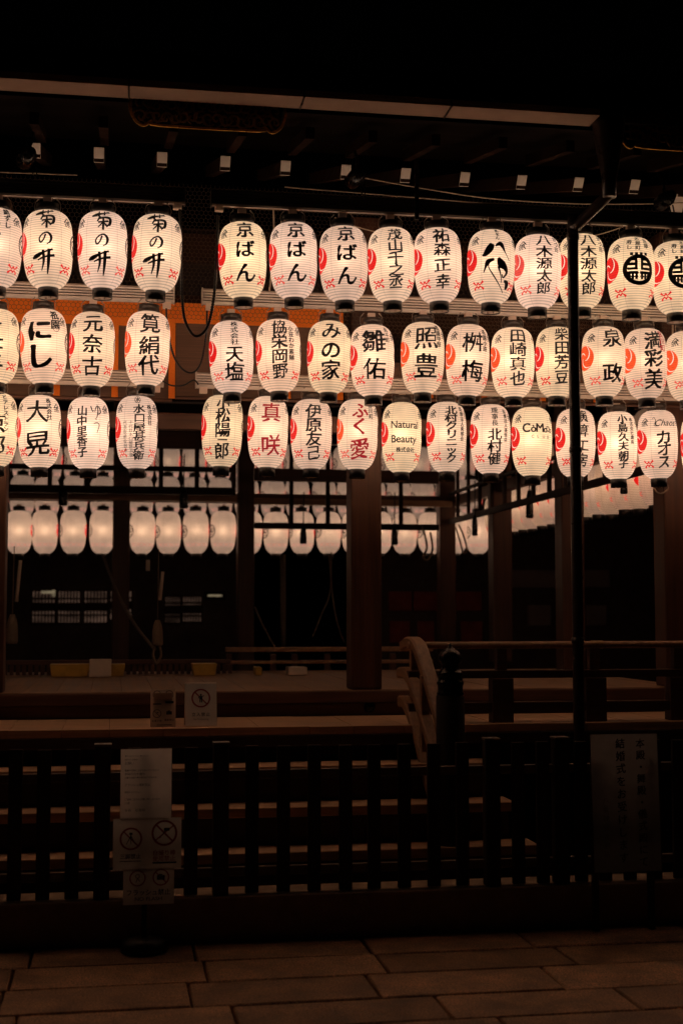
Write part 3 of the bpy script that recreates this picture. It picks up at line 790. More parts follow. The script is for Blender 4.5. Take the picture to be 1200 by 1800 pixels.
cable('pale wire swagged under the eave across the right half', [(640, 312, 7.35), (740, 330, 7.35), (860, 348, 7.35), (1000, 357, 7.35), (1120, 358, 7.35), (1260, 354, 7.35)], .004, False, 'rope', 'wire')
cable('pale straight wire under the eave, meeting the top rail', [(500, 328, 7.3), (700, 344, 7.3), (920, 362, 7.3), (1110, 370, 7.3)], .004, False, 'rope', 'wire')
cable('short pale wire under the eave at the upper left', [(-30, 301, 7.3), (60, 304, 7.3), (136, 307, 7.3)], .004, False, 'rope', 'wire')
cable('pale cord slanting behind the five-character lantern, right of centre', [(588, 382, 7.5), (640, 402, 7.5), (800, 440, 7.5)], .0035, False, 'rope', 'wire')
cable('pale cord slanting up beside the downpipe behind the lanterns', [(900, 446, 7.5), (1043, 414, 7.5), (1095, 398, 7.45)], .0035, False, 'rope', 'wire')
cable('pale cord hanging straight down behind the left cable gap', [(480, 350, 7.6), (481, 440, 7.6), (472, 520, 7.6)], .005, False, 'rope', 'wire')
cable('pale hanging cord at the right photo edge behind the lanterns', [(1183, 390, 7.7), (1182, 560, 7.7), (1182, 700, 7.7)], .006, False, 'rope', 'wire')

# ------------------------------------------------------------------ the stage pavilion
SF, DK = 1.026, .872                          # stage floor and veranda heights
YS = 8.18                                     # front edge of the stage
YBK = 13.85
XL, XE = -3.2, 3.62
stage = thing('shrine_stage', 'open timber shrine stage with dark columns, wide steps and deep eaves', 'building', (0, YS, 0))
def part(mb, name, mat, parent=stage): return mb.build(name, mat, parent)
# floor boards
m = MB(); xx = XL
while xx < XE:
    w = rnd.uniform(.17, .21); m.span((xx, YS + .004, SF - .04), (min(xx + w - .003, XE), YBK - 2.9, SF + rnd.uniform(-.001, .001))); xx += w
part(m, 'stage_floor', 'wood_floor')
part(MB().span((XL, YS - .03, SF - .075), (XE + .1, YS + .12, SF - .004), .008), 'floor_edge_beam', 'wood_beam')
part(MB().span((XL, YS + .01, DK + .002), (XE + .1, YS + .10, SF - .078), .006), 'sill_beam', 'wood_beam')
nk = at(650, 1243, YS)
part(MB().lathe((nk.x, YS + .012, nk.z), [(.001, .03), (.022, .024), (.034, .008), (.036, 0)][::-1], 16, Euler((R(90), 0, 0)).to_matrix()), 'nail_cover', 'black_bronze')
# veranda deck
m = MB(); x = XL
while x < 4.9:
    w = rnd.uniform(.24, .30); m.span((x, 7.46, DK - .045), (x + w - .002, YS + .012, DK + rnd.uniform(-.0012, .0012)), .003); x += w
part(m, 'veranda_deck', 'wood_deck')
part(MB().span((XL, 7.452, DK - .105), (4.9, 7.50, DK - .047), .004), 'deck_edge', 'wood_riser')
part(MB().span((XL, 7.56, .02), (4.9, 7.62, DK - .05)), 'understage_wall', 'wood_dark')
# steps
XST = at(945, 1470, 6.9).x
for zf, y0, y1 in ((.302, 6.86, 7.06), (.496, 7.05, 7.26), (.682, 7.25, 7.47)):
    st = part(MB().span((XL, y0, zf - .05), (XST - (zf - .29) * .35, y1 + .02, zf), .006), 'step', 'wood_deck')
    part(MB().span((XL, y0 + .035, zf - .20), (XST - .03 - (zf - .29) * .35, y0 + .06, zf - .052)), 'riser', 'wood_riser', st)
# columns
CS = .19
def column(x, y, w=CS, z0=SF, z1=3.95, base=True):
    c = part(MB().span((x - w / 2, y - w / 2, z0), (x + w / 2, y + w / 2, z1), .014), 'column', 'wood_column')
    return c
XC = at(640, 1200, YS + .1).x; XC2 = at(1188, 1200, YS + .1).x
for x in (XC, XC2, at(-22, 1200, YS + .1).x): column(x, YS + .11)
for px in (1000, 878): column(XC2, atx(px, XC2), .185)
for px in (430, 785, 210): column(at(px, 1185, YBK).x, YBK, .17, .8)
# head beams between the columns
for y in (YS + .11, YBK):
    part(MB().span((XL, y - .06, 3.22), (XE + .4, y + .06, 3.42), .01), 'head_beam', 'wood_eave')
    part(MB().span((XL, y - .075, 3.62), (XE + .4, y + .075, 3.80), .01), 'wall_plate', 'wood_eave')
    part(MB().span((XL, y - .045, 2.60), (XE + .05, y + .045, 2.70), .008), 'tie_beam', 'wood_beam')
part(MB().span((XC2 - .06, YS + .2, 3.22), (XC2 + .06, YBK - .1, 3.42), .01), 'side_beam', 'wood_beam_deep')
part(MB().span((XC2 - .045, YS + .22, 2.60), (XC2 + .045, YBK - .1, 2.70), .008), 'side_tie_beam', 'wood_beam_deep')
# ceiling over the stage
part(MB().span((XL, YS + .2, 3.84), (XE + .4, YBK - .1, 3.88)), 'ceiling', 'wood_dark')
# eaves: purlin, two tiers of rafters, boards, roof
WR = [(62, 263), (174, 271), (285, 279), (396, 286), (502, 294), (608, 301), (713, 307), (817, 314), (917, 319), (1017, 323), (1116, 327)]
YW = 7.45
for i in range(-2, 14):
    if 0 <= i < len(WR): p = at(*WR[i], YW)
    else:
        a, b = at(*WR[0], YW), at(*WR[-1], YW); p = a + (b - a) * (i / (len(WR) - 1))
    sl = math.tan(R(16)); y1 = 8.75; dz = (y1 - YW) * sl
    r_ = part(MB().xprism([(YW + .020, p.z - .036), (YW + .004, p.z + .036), (y1, p.z + .036 + dz), (y1, p.z - .036 + dz)], p.x - .027, p.x + .027), 'base_rafter', 'wood_rafter')
    part(MB().box((p.x, YW + .008, p.z), (.056, .008, .086), Euler((R(36), 0, 0)).to_matrix(), .003), 'painted_end', 'white_paint', r_)
FR = [(60, 207), (182, 213), (305, 220), (426, 228), (545, 233), (655, 239), (766, 245), (884, 250), (1002, 256), (1120, 262), (-62, 200), (1235, 268)]
YFR = 7.02
for px, py in FR:
    p = at(px, py, YFR)
    part(MB().xprism([(YFR, p.z - .032), (YFR, p.z + .032), (YFR + .75, p.z + .20), (YFR + .75, p.z + .13)], p.x - .024, p.x + .024), 'flying_rafter', 'wood_rafter')
zr = at(600, 236, YFR).z
part(MB().xprism([(6.86, zr + .045), (6.86, zr + .065), (8.6, zr + .46), (8.6, zr + .44)], XL - .6, 5.0), 'eave_boards', 'wood_black')
part(MB().xprism([(6.80, zr + .075), (6.78, zr + .15), (7.6, zr + .62), (10.9, zr + 2.0), (10.9, zr + 1.6), (8.7, zr + .50)], XL - .7, 5.1), 'roof', 'roof_bark')
# gutter, its joints, the hopper and the downpipe
YG = 6.80
zg = at(600, 195, YG + .0).z
gx = [at(px, 184, YG).x for px in (-420, -90, 226, 527, 780, 1036)]
gut = None
for a, b in zip(gx, gx[1:]):
    g = MB().span((a + .004, YG - .165, zg), (b - .004, YG, zg + .012), .002).span((a + .004, YG - .167, zg + .013), (b - .004, YG - .155, zg + .035)).build('gutter', 'gutter_metal', stage)
for b in gx[1:-1]:
    part(MB().span((b - .003, YG - .172, zg - .006), (b + .003, YG + .004, zg + .038)), 'gutter_joint', 'pipe_paint')
hx = at(1062, 230, 6.8).x
part(MB().lathe((hx, 6.74, zg), [(.036, -.40), (.04, -.30), (.085, -.03), (.092, .09)], 20), 'hopper', 'pipe_paint')
pb = [at(1066, 250, 6.74), at(1066, 325, 6.78), at(1060, 345, 6.8), at(1016, 398, 6.96), at(1010, 418, 6.98), at(1010, 700, 6.98), at(1010, 1300, 6.98)]
PX = pb[5].x
path = [Vector((hx, 6.74, zg - .36)), Vector((hx + .008, 6.75, pb[1].z)), Vector((hx + .002, 6.76, pb[2].z)), Vector((PX + .012, 6.95, pb[3].z)), Vector((PX, 6.98, pb[4].z)), Vector((PX, 6.98, 2.0)), Vector((PX, 6.98, .2))]
dp = part(MB().tube(smooth_path(path, 6), .0300, 18), 'downpipe', 'pipe_paint')
for z in (pb[4].z - .012, 1.33, 2.35):
    part(MB().lathe((PX, 6.98, z), [(.0302, 0), (.034, .002), (.034, .03), (.0302, .032)], 18), 'pipe_collar', 'pipe_paint', dp)

# carved openwork metal panels under the gutter
def carved(label, box, Y, seed):
    x0, y0, x1, y1 = box; a = at(x0, y1, Y); b = at(x1, y0, Y); cz = (a.z + b.z) / 2; w = b.x - a.x; h = b.z - a.z
    o = thing('carved_panel', label, 'ornament', ((a.x + b.x) / 2, Y, a.z))
    cx = (a.x + b.x) / 2
    edge = [(-.5, .55), (-.53, .1), (-.5, -.28), (-.44, -.45), (-.38, -.30), (-.34, -.42), (.34, -.42), (.38, -.30), (.44, -.45), (.5, -.28), (.53, .1), (.5, .55)]
    P = [(cx + u * w, cz + v * h) for u, v in edge]
    MB().tube([(x, Y, z) for x, z in smooth_path(P, 5)], .008, 8).build('rim', 'brass', o)
    MB().prism([(cx + u * w * .97, cz + v * h * .95) for u, v in edge], Y + .008, Y + .014).build('backing', 'black_bronze', o)
    r2 = random.Random(seed); mb = MB()
    for row in range(2):
        n = 17 + row
        for k in range(n):
            u = cx + (-.46 + .92 * k / (n - 1)) * w; v = cz + (-.17 + .36 * row + r2.uniform(-.05, .05)) * h; sg = 1 if (k + row) % 2 else -1; a0 = r2.uniform(0, 6.3)
            pts = [(u + .20 * h * (1.1 - q) * math.cos(7.5 * q * sg + a0), Y - .003 + .004 * q, v + .20 * h * (1.1 - q) * math.sin(7.5 * q * sg + a0)) for q in [j / 16 for j in range(17)]]
            mb.tube(pts, [.0035 + .003 * math.sin(3 * j / 16) for j in range(17)], 6)
            if k: mb.tube([(u - w * .05, Y + .002, v - .1 * h * sg), (u - w * .02, Y + .001, v + .12 * h * sg), (u, Y + .002, v + .2 * h * sg)], .0035, 6)
    mb.build('scrollwork', 'brass_dull', o)
carved('carved openwork metal panel with gilded rim under the left gutter', (236, 176, 494, 222), 6.86, 3)
carved('carved openwork metal panel with bright gilded rim right of the hopper', (1094, 208, 1310, 262), 6.86, 5)

# small fixtures under the eave
def flood(label, px, py, Y):
    p = at(px, py, Y); o = thing('spotlight', label, 'light fitting', p)
    MB().lathe(p, [(.03, -.07), (.042, -.06), (.045, .02), (.025, .06)], 14, Euler((R(70), 0, R(25))).to_matrix()).build('housing', 'black_lacquer', o)
    MB().tube([p + Vector((0, .02, .03)), p + Vector((.02, .08, .12)), p + Vector((.02, .16, .20))], .008, 8).build('bracket', 'black_lacquer', o)
    MB().tube([p + Vector((.02, 0, -.04)), p + Vector((.03, 0, -.09)), p + Vector((.045, 0, -.12)), p + Vector((.05, 0, -.08)), p + Vector((.04, 0, -.03))], .004, 6).build('safety_chain', 'black_lacquer', o)
flood('unlit black spotlight under the eave at upper left', 48, 275, 7.2)
flood('unlit black spotlight under the eave right of centre', 626, 310, 7.2)
flood('unlit black spotlight under the eave near the right edge', 1170, 350, 7.25)
p = at(1190, 356, 7.6)
tag(MB().box(p, (.08, .012, .11), Euler((R(30), 0, 0)).to_matrix(), .004).build('white_plate', 'white_paint'), 'plain white square plate under the eave at the right edge', 'plate')
p = at(732, 335, 7.16)
tag(MB().span((p.x - .011, p.y - .011, at(732, 386, 7.16).z), (p.x + .011, p.y + .011, at(732, 280, 7.16).z), .002).build('hanger_rod', 'black_lacquer'), 'black square rod holding the top rail under the eave', 'rod')

# wire netting behind the lanterns
def net(label, x0, y0, x1, y1, Y):
    a = at(x0, y1, Y); b = at(x1, y0, Y); z0, z1 = a.z, b.z; V = []; Fc = []
    s = .0155; dx = s * math.sqrt(3); dz = s * 1.5
    def seg(p, q):
        d = Vector((q[0] - p[0], 0, q[1] - p[1])).normalized(); n = Vector((d.z, 0, -d.x)) * .0010; k = len(V)
        for e in (p, q):
            c = Vector((e[0], Y, e[1])); V.extend([c + n + Vector((0, .0006, 0)), c - n + Vector((0, .0006, 0)), c + Vector((0, -.0011, 0))])
        for i in range(3): j = (i + 1) % 3; Fc.append((k + i, k + j, k + 3 + j, k + 3 + i))
    z = z0; r = 0
    while z < z1:
        x = a.x + (dx / 2 if r % 2 else 0)
        while x < b.x:
            seg((x, z), (x + dx / 2, z - s / 2)); seg((x, z), (x - dx / 2, z - s / 2)); seg((x, z), (x, z + s)); x += dx
        z += dz; r += 1
    me = bpy.data.meshes.new('wire_net'); me.from_pydata(V, [], Fc); me.materials.append(M['net_wire'])
    tag(link_mesh('wire_net', me), label, 'netting')
net('hexagonal wire netting behind the top row of lanterns', -60, 370, 1260, 545, 7.98)
net('hexagonal wire netting behind the middle row, right half', 606, 548, 1260, 655, 7.985)

# bamboo blinds with orange brocade edging
YM = 8.02
def blind(label, x0, x1, ytop, ybot, band, stripes):
    a = at(x0, ybot, YM); b = at(x1, ytop, YM)
    zt_ = at((x0 + x1) / 2, ytop, YM).z; zb_ = at((x0 + x1) / 2, ybot, YM).z
    o = thing('bamboo_blind', label, 'blind', ((a.x + b.x) / 2, YM, zb_))
    MB().span((a.x, YM - .004, zb_), (b.x, YM + .004, zt_)).build('reed_panel', 'bamboo_blind', o)
    if band:
        MB().span((a.x - .002, YM - .008, zt_ - band), (b.x + .002, YM - .0045, zt_ + .002)).build('top_band', 'orange_brocade', o)
    for px in stripes:
        c = at(px, 650, YM).x; MB().span((c - .019, YM - .0115, zb_ + .001), (c + .019, YM - .0085, zt_ + .001)).build('brocade_strip', 'orange_brocade', o)
    MB().tube([(a.x, YM, zb_ - .008), (b.x, YM, zb_ - .008)], .011, 10).build('bottom_rod', 'wood_beam', o)
blind('bamboo blind with broad orange brocade band behind the left lanterns', -90, 304, 527, 696, .14, (-2, 100, 202, 302))
blind('bamboo blind with orange top band between cable gap and centre', 308, 602, 538, 700, .12, (403, 505, 597))
blind('lower bamboo blind with orange strips behind the right lanterns', 606, 1260, 645, 705, 0, (655, 755, 850, 952, 1046, 1140))

# ------------------------------------------------------------------ inside and far side of the stage
def pole(label, name, a, b, r, mat='black_lacquer', cat='pole'): return tag(MB().tube([a, b], r, 10).build(name, mat), label, cat)
YT = 13.3
tr = thing('lattice_transom', 'dark wooden lattice hanging before the far lanterns, left bay', 'lattice', at(210, 870, YT))
zb0 = at(210, 868, YT).z; zt0 = 3.3; xa, xb = at(12, 870, YT).x, at(414, 870, YT).x
MB().span((xa, YT - .03, zb0), (xb, YT + .03, zb0 + .075), .004).build('bottom_rail', 'wood_dark', tr)
for px in (14, 88, 152, 283, 346, 411):
    x = at(px, 820, YT).x; MB().span((x - .022, YT - .02, zb0 + .076), (x + .022, YT + .02, zt0), .003).build('upright', 'wood_dark', tr)
MB().span((xa, YT - .026, at(210, 787, YT).z), (xb, YT + .026, at(210, 757, YT).z), .004).build('top_rail', 'wood_beam', tr)
MB().span((xa, YT - .018, at(210, 827, YT).z), (xb, YT + .018, at(210, 818, YT).z), .003).build('middle_rail', 'wood_dark', tr)
tr = thing('lattice_transom', 'dark wooden lattice hanging before the far lanterns, middle bay', 'lattice', at(610, 925, YT))
zb1 = at(610, 931, YT).z; xa, xb = at(446, 870, YT).x, at(770, 870, YT).x
MB().span((xa, YT - .03, zb1), (xb, YT + .03, zb1 + .06), .004).build('bottom_rail', 'wood_dark', tr)
for px in (512, 576, 640, 704): 
    x = at(px, 820, YT).x; MB().span((x - .02, YT - .02, zb1 + .061), (x + .02, YT + .02, 3.3), .003).build('upright', 'wood_dark', tr)
MB().span((xa, YT - .03, at(610, 848, YT).z), (xb, YT + .03, at(610, 826, YT).z), .004).build('top_rail', 'wood_beam', tr)
zt1 = at(300, 881, 13.7).z
part(MB().span((XL, 13.66, zt1), (at(416, 880, 13.7).x, 13.72, zt1 + .075), .006), 'far_rail', 'wood_pale_beam')
zt2 = at(600, 889, 13.7).z
part(MB().span((at(446, 880, 13.7).x, 13.66, zt2), (XC2 - .1, 13.72, zt2 + .065), .006), 'far_rail', 'wood_pale_beam')
tr = thing('lattice_transom', 'dark wooden lattice slanting away along the right side', 'lattice', (XC2 - .1, 10.2, 2.42))
MB().span((XC2 - .13, YS + .3, 2.40), (XC2 - .09, YBK - .12, 2.455), .004).build('bottom_rail', 'wood_dark', tr)
for k in range(12):
    y = YS + .6 + k * .42; MB().span((XC2 - .125, y - .02, 2.457), (XC2 - .095, y + .02, 3.2), .003).build('upright', 'wood_dark', tr)
MB().span((XC2 - .125, YS + .3, 2.70), (XC2 - .095, YBK - .12, 2.73), .003).build('middle_rail', 'wood_dark', tr)

def tassel(label, px, y0, y1, Y, w=.05, mat='black_lacquer', cord=60):
    a = at(px, y0, Y); b = at(px, y1, Y); o = thing('tassel', label, 'tassel', b, 'tassels hanging in the stage')
    h = a.z - b.z
    MB().lathe((a.x, Y, b.z), [(w * .42, 0), (w * .5, h * .1), (w * .46, h * .6), (w * .36, h * .82), (w * .2, h)], 12).build('fringe', mat, o)
    MB().tube([(a.x, Y, a.z - .004), (a.x + .004, Y, at(px, y0 - cord, Y).z)], .006 if cord < 100 else .0035, 6).build('cord', mat, o)
tassel('dark tassel hanging from the lattice, first from the left', 111, 855, 889, 13.2, .09)
tassel('dark tassel hanging from the lattice, in front of the fifth lantern', 323, 858, 894, 13.2, .09)
tassel('dark tassel below the lattice right of the left inner column', 533, 925, 956, 13.2, .07)
tassel('dark tassel below the lattice right of the big column', 693, 925, 958, 13.2, .07)
tassel('dark tassel hanging at the right lattice beside the back corner', 834, 905, 942, 12.6, .06)
tassel('dark tassel hanging at the right lattice near the downpipe', 930, 862, 911, 11.4, .07)
tassel('dark tassel right of the downpipe below the bottom lanterns', 1096, 840, 868, 8.6, .05)
tassel('pale fringed bell tassel hanging at far left', 22, 1080, 1132, 10.0, .085, 'rope_dim', 120)
tassel('pale fringed bell tassel hanging in the middle of the left bay', 277, 1090, 1135, 9.9, .08, 'rope_dim', 125)
def rope(label, pts, r=.008, name='rope'): 
    P = smooth_path([tuple(at(x, y, Y)) for x, y, Y in pts], 8)
    tag(MB().tube(P, r, 7).build(name, 'rope_dim'), label, 'rope')
rope('pale rope slanting down through the left bay', [(180, 975, 12.5), (205, 1040, 11.6), (235, 1095, 10.8), (272, 1142, 10.0)], .012)
rope('pale rope loop below the middle bell tassel', [(272, 1136, 9.9), (269, 1152, 9.9), (275, 1166, 9.9), (283, 1152, 9.9), (280, 1134, 9.9)], .009)
rope('pale rope hanging behind the left inner column', [(448, 1068, 12), (462, 1100, 11.6), (482, 1136, 11.2)], .008)
rope('faint looped rope hanging in the dark middle bay', [(582, 970, 12.5), (580, 1040, 12.5), (565, 1080, 12.5), (549, 1120, 12.5)], .006)
rope('faint straight rope hanging in the dark middle bay', [(578, 975, 12.6), (586, 1060, 12.6), (597, 1110, 12.6), (606, 1130, 12.6)], .006)
rope('bundle of rope loops tied at the back corner, left', [(742, 925, 13), (750, 960, 13), (744, 980, 13), (752, 984, 13), (760, 965, 13), (756, 935, 13)], .011)
rope('bundle of rope loops tied at the back corner, right', [(800, 925, 13), (808, 950, 13), (814, 972, 13), (820, 965, 13), (814, 940, 13), (806, 922, 13)], .009)
rope('rope loop below the script lettered lantern at the right edge', [(1150, 852, 8.0), (1151, 862, 8.0), (1160, 868, 8.0), (1172, 862, 8.0), (1173, 852, 8.0)], .006)
pole('pale bamboo pole leaning upright in the middle bay', 'bamboo_pole', at(497, 975, 12.9), at(498, 1140, 12.9), .026, 'rope_dim')
pole('white paper streamer pole hanging in the left bay', 'streamer', at(286, 1005, 11), at(281, 1055, 11), .014, 'card')
pole('white paper streamer hanging at far left', 'streamer', at(36, 985, 11), at(29, 1058, 11), .014, 'card')
tag(MB().box(at(260, 994, 12), (.035, .01, .095), bev=.003).build('paper_slip', 'card'), 'small white paper slip hanging in the left bay', 'paper')

# things standing on the stage floor
YO = 10.25
fl = thing('slatted_barrier', 'low dark slatted barrier across the back of the stage floor', 'barrier', (1, YO + .2, SF))
xa, xb = at(-60, 1180, YO + .2).x, at(405, 1180, YO + .2).x
MB().span((xa, YO + .18, at(200, 1168, YO + .2).z), (xb, YO + .22, at(200, 1162, YO + .2).z + .008), .003).build('top_rail', 'wood_beam', fl)
mb = MB(); x = xa
while x < xb: mb.span((x, YO + .19, SF + .002), (x + .028, YO + .21, at(200, 1169, YO + .2).z), .002); x += .045
mb.build('slats', 'wood_beam', fl)
def offering(label, x0, x1, y0, y1, Y, mat, flare, name, cat):
    a = at(x0, y1, Y); b = at(x1, y0, Y); mb = MB(); z0 = SF + .001; w = (b.x - a.x) / 2; c = (a.x + b.x) / 2
    h = max(.03, b.z - z0); f = flare
    vs_ = []
    for k, (zz, ww) in enumerate(((z0, w * (1 - f)), (z0 + h, w))):
        vs_.append([mb.bm.verts.new((c + sx * ww, Y + sy * .09, zz)) for sx, sy in ((-1, -1), (1, -1), (1, 1), (-1, 1))])
    for k in range(4): mb.bm.faces.new((vs_[0][k], vs_[0][(k + 1) % 4], vs_[1][(k + 1) % 4], vs_[1][k]))
    mb.bm.faces.new(vs_[0][::-1]); mb.bm.faces.new(vs_[1])
    bmesh.ops.bevel(mb.bm, geom=mb.bm.edges[:], offset=.004, segments=1, affect='EDGES')
    tag(mb.build(name, mat), label, cat)
offering('gold sided trough standing left of the pale card on the stage', 88, 158, 1167, 1186, YO, 'gold_box', .10, 'gold_trough', 'trough')
offering('gold sided trough peeping out right of the pale card', 190, 220, 1167, 1186, YO + .02, 'gold_box', .2, 'gold_trough', 'trough')
offering('gold sided trough at the back of the stage floor, left of inner column', 336, 380, 1166, 1186, YO, 'gold_box', .15, 'gold_trough', 'trough')
offering('pale upright card box on the stage floor between gold troughs', 157, 196, 1159, 1188, YO - .1, 'card', 0, 'card_box', 'box')
offering('small white box on the stage floor in the middle bay', 504, 537, 1172, 1184, YO, 'card', 0, 'card_box', 'box')
offering('small gold box on the stage floor beside the inner column', 447, 458, 1172, 1184, YO, 'gold_box', 0, 'gold_trough', 'box')
# low rail at the rear of the middle bay
lr = thing('low_railing', 'low wooden railing across the rear of the middle bay', 'railing', (1.6, 11, SF))
for y_, th in ((1140, .03), (1163, .022)):
    a = at(396, y_, 11); b = at(760, y_, 11); MB().span((a.x, 10.98, a.z - th), (b.x, 11.03, a.z + th * .3), .008).build('rail', 'wood_handrail', lr)
for px in (402, 480, 517, 575, 690): 
    a = at(px, 1145, 11); MB().span((a.x - .025, 10.985, SF - .3), (a.x + .025, 11.025, a.z - .02), .005).build('post', 'wood_column', lr)

# ------------------------------------------------------------------ veranda railing, stair handrail, newel
YR = 7.56
vr = thing('veranda_railing', 'dark three-rail wooden railing along the right veranda', 'railing', (3, YR, DK))
xs = at(716, 1131, YR).x; xe = 5.0
for y_, r_, nm in ((1134, .021, 'top_rail'),):
    z = at(900, y_, YR).z; MB().tube([(xs, YR, z), (xe, YR, z)], r_, 14).build(nm, 'wood_handrail', vr)
z2 = at(900, 1185, YR).z; MB().span((xs, YR - .03, z2 - .022), (xe, YR + .03, z2 + .022), .004).build('middle_rail', 'wood_beam', vr)
z3 = at(900, 1242, YR).z; MB().span((xs, YR - .035, z3 - .03), (xe, YR + .035, z3 + .026), .004).build('bottom_rail', 'wood_beam', vr)
for px in (880, 1043, 1190):
    x = at(px, 1200, YR).x; MB().span((x - .062, YR - .045, DK), (x + .062, YR + .045, z2 - .023), .004).build('post', 'wood_beam', vr)
    MB().span((x - .03, YR - .028, z2 + .023), (x + .03, YR + .028, at(900, 1134, YR).z - .018), .004).build('strut', 'wood_beam', vr)
xk = at(1043, 1140, YR).x
MB().lathe((xk - .02, YR, at(900, 1134, YR).z), [(.0225, 0), (.0235, .004), (.0235, .07), (.0225, .074)], 14, Euler((0, R(90), 0)).to_matrix()).build('metal_sleeve', 'brass_dull', vr)

sh = thing('stair_handrail', 'curved wooden stair handrail sweeping down beside the newel post', 'handrail', (1.72, 7.3, .5))
XH = 1.70
def hbar(pts, w, h, name='curved_rail'):
    P = smooth_path([(XH + dx, y, z) for y, z, dx in pts], 8); MB().ribbon_bar(P, w, h).build(name, 'wood_handrail', sh)
hbar([(7.78, 1.30, -.02), (7.64, 1.325, -.015), (7.50, 1.30, -.005), (7.36, 1.17, .01), (7.22, 1.02, .025), (7.06, .86, .035)], .075, .062)
hbar([(7.76, 1.145, -.05), (7.66, 1.15, -.04), (7.54, 1.10, -.03), (7.40, .96, -.01), (7.24, .78, .01), (7.05, .58, .03)], .060, .062)
hbar([(7.74, .985, -.05), (7.66, .985, -.045), (7.56, .93, -.035), (7.42, .79, -.02), (7.28, .62, -.01), (7.16, .50, 0)], .060, .062)
for y, z0, z1 in ((7.62, DK, 1.30), (7.36, .69, 1.15)):
    MB().span((XH - .03, y - .025, z0), (XH + .015, y + .025, z1), .005).build('strut', 'wood_handrail', sh)
for z in (1.145, .985):
    MB().lathe((XH - .05, 7.74, z), [(.026, 0), (.026, .02), (.014, .03)], 14, Euler((R(90), 0, 0)).to_matrix()).build('end_cap', 'black_bronze', sh)
nw = at(791, 1200, 6.95)
npst = thing('newel_post', 'round newel post topped by a black onion-shaped bronze finial', 'post', (nw.x, 6.95, .29))
zN = at(791, 1222, 6.95).z
MB().lathe((nw.x, 6.95, .291), [(.074, 0), (.074, zN - .296), (.068, zN - .291)], 28).build('shaft', 'wood_fence', npst)
MB().lathe((nw.x, 6.95, zN), [(.070, 0), (.072, .01), (.066, .018), (.066, .05), (.070, .056), (.070, .068), (.064, .074), (.062, .10), (.066, .106), (.066, .116), (.055, .122), (.045, .14),
          (.044, .158), (.058, .172), (.062, .190), (.058, .208), (.046, .224), (.028, .236), (.014, .246), (.009, .258), (.002, .27)], 28).build('finial', 'black_bronze', npst)

# ------------------------------------------------------------------ fence on its stone kerb
YK = 6.34
kerb_top = .198
tag(MB().span((-6, YK, -.05), (9, YK + .25, kerb_top), .012).build('kerb', 'kerb_stone'), kind='structure')
YF = 6.405
def fence(label, slats, posts, x0, x1):
    zt_ = at(500, 1311, YF).z; a = at(x0, 1400, YF).x; b = at(x1, 1400, YF).x
    o = thing('picket_fence', label, 'fence', ((a + b) / 2, YF, kerb_top), 'fence sections in front of the steps')
    for px in slats:
        c = at(px, 1400, YF).x; MB().span((c - .031, YF - .012, kerb_top + .004), (c + .031, YF + .012, zt_ + rnd.uniform(-.003, .003)), .004).build('picket', 'wood_fence', o)
    for px in posts:
        c = at(px, 1400, YF).x
        pt = MB().span((c - .036, YF - .03, kerb_top), (c + .036, YF + .04, zt_ + .012), .006).build('post', 'wood_fence', o)
        MB().span((c - .039, YF - .033, zt_ + .0122), (c + .039, YF + .043, zt_ + .022), .003).build('post_cap', 'wood_fence_rail', pt)
    for y_ in (1352, 1521):
        z = at(500, y_, YF + .03).z; MB().span((a, YF + .0125, z - .042), (b, YF + .042, z), .006).build('rail', 'wood_fence_rail', o)
fence('black picket fence on the stone kerb left of the notice stand', (-27, 27, 77, 128), (180,), -60, 182)
fence('black picket fence on the stone kerb between notice stand and centre', (236, 290, 336), (388,), 182, 390)
fence('black picket fence on the stone kerb in front of the newel post', (443, 498, 552, 607, 657, 710, 762, 812), (864,), 390, 866)
fence('black picket fence on the stone kerb at the right, behind the wedding board', (910, 953, 1020, 1062, 1105, 1150, 1192, 1235, 1280), (985,), 866, 1300)

# ------------------------------------------------------------------ notices
def sheet(o, name, x0, y0, x1, y1, Y, mk, tilt=0.0, mat='notice_paper', th=.0012):
    """flat rectangular sheet with printed marks; returns nothing"""
    a = at(x0, y1, Y); b = at(x1, y0, Y); w, h = b.x - a.x, b.z - a.z
    c = Vector(((a.x + b.x) / 2, Y, (a.z + b.z) / 2))
    rm = Euler((tilt, 0, 0)).to_matrix()
    if mat.startswith('notice'):            # a real sheet of paper: one thin leaf, slightly curled
        mb = MB(); g = [[mb.bm.verts.new(c + rm @ Vector((w * (i / 6 - .5), -th / 2 + .0004 * math.sin(i + j * 1.7), h * (j / 6 - .5)))) for i in range(7)] for j in range(7)]
        for j in range(6):
            for i in range(6): mb.bm.faces.new((g[j][i], g[j][i + 1], g[j + 1][i + 1], g[j + 1][i]))
        s = mb.build(name, mat, o)
    else: s = MB().box(c, (w, th, h), rm).build(name, mat, o)
    m_ = Marks(); mk(m_, w, h)
    me = m_.mesh('printing', ['print_black', 'print_red', 'print_grey'])
    pr = link_mesh('printing', me, s); ROOT[pr] = ROOT[o]
    off = Euler((tilt, 0, 0)).to_matrix() @ Vector((0, -th / 2 - .0012, 0))
    pr.location = c - ROOT[o] + off; pr.rotation_euler = (tilt, 0, 0)
def ban(m, cu, cv, r, mi=1, bar=1):
    m.ring(cu, cv, r * .84, r, mi, 36)
    if bar: m.stroke([(cu - bar * r * .62, cv + r * .62, r * .13), (cu + bar * r * .62, cv - r * .62, r * .13)], mi)
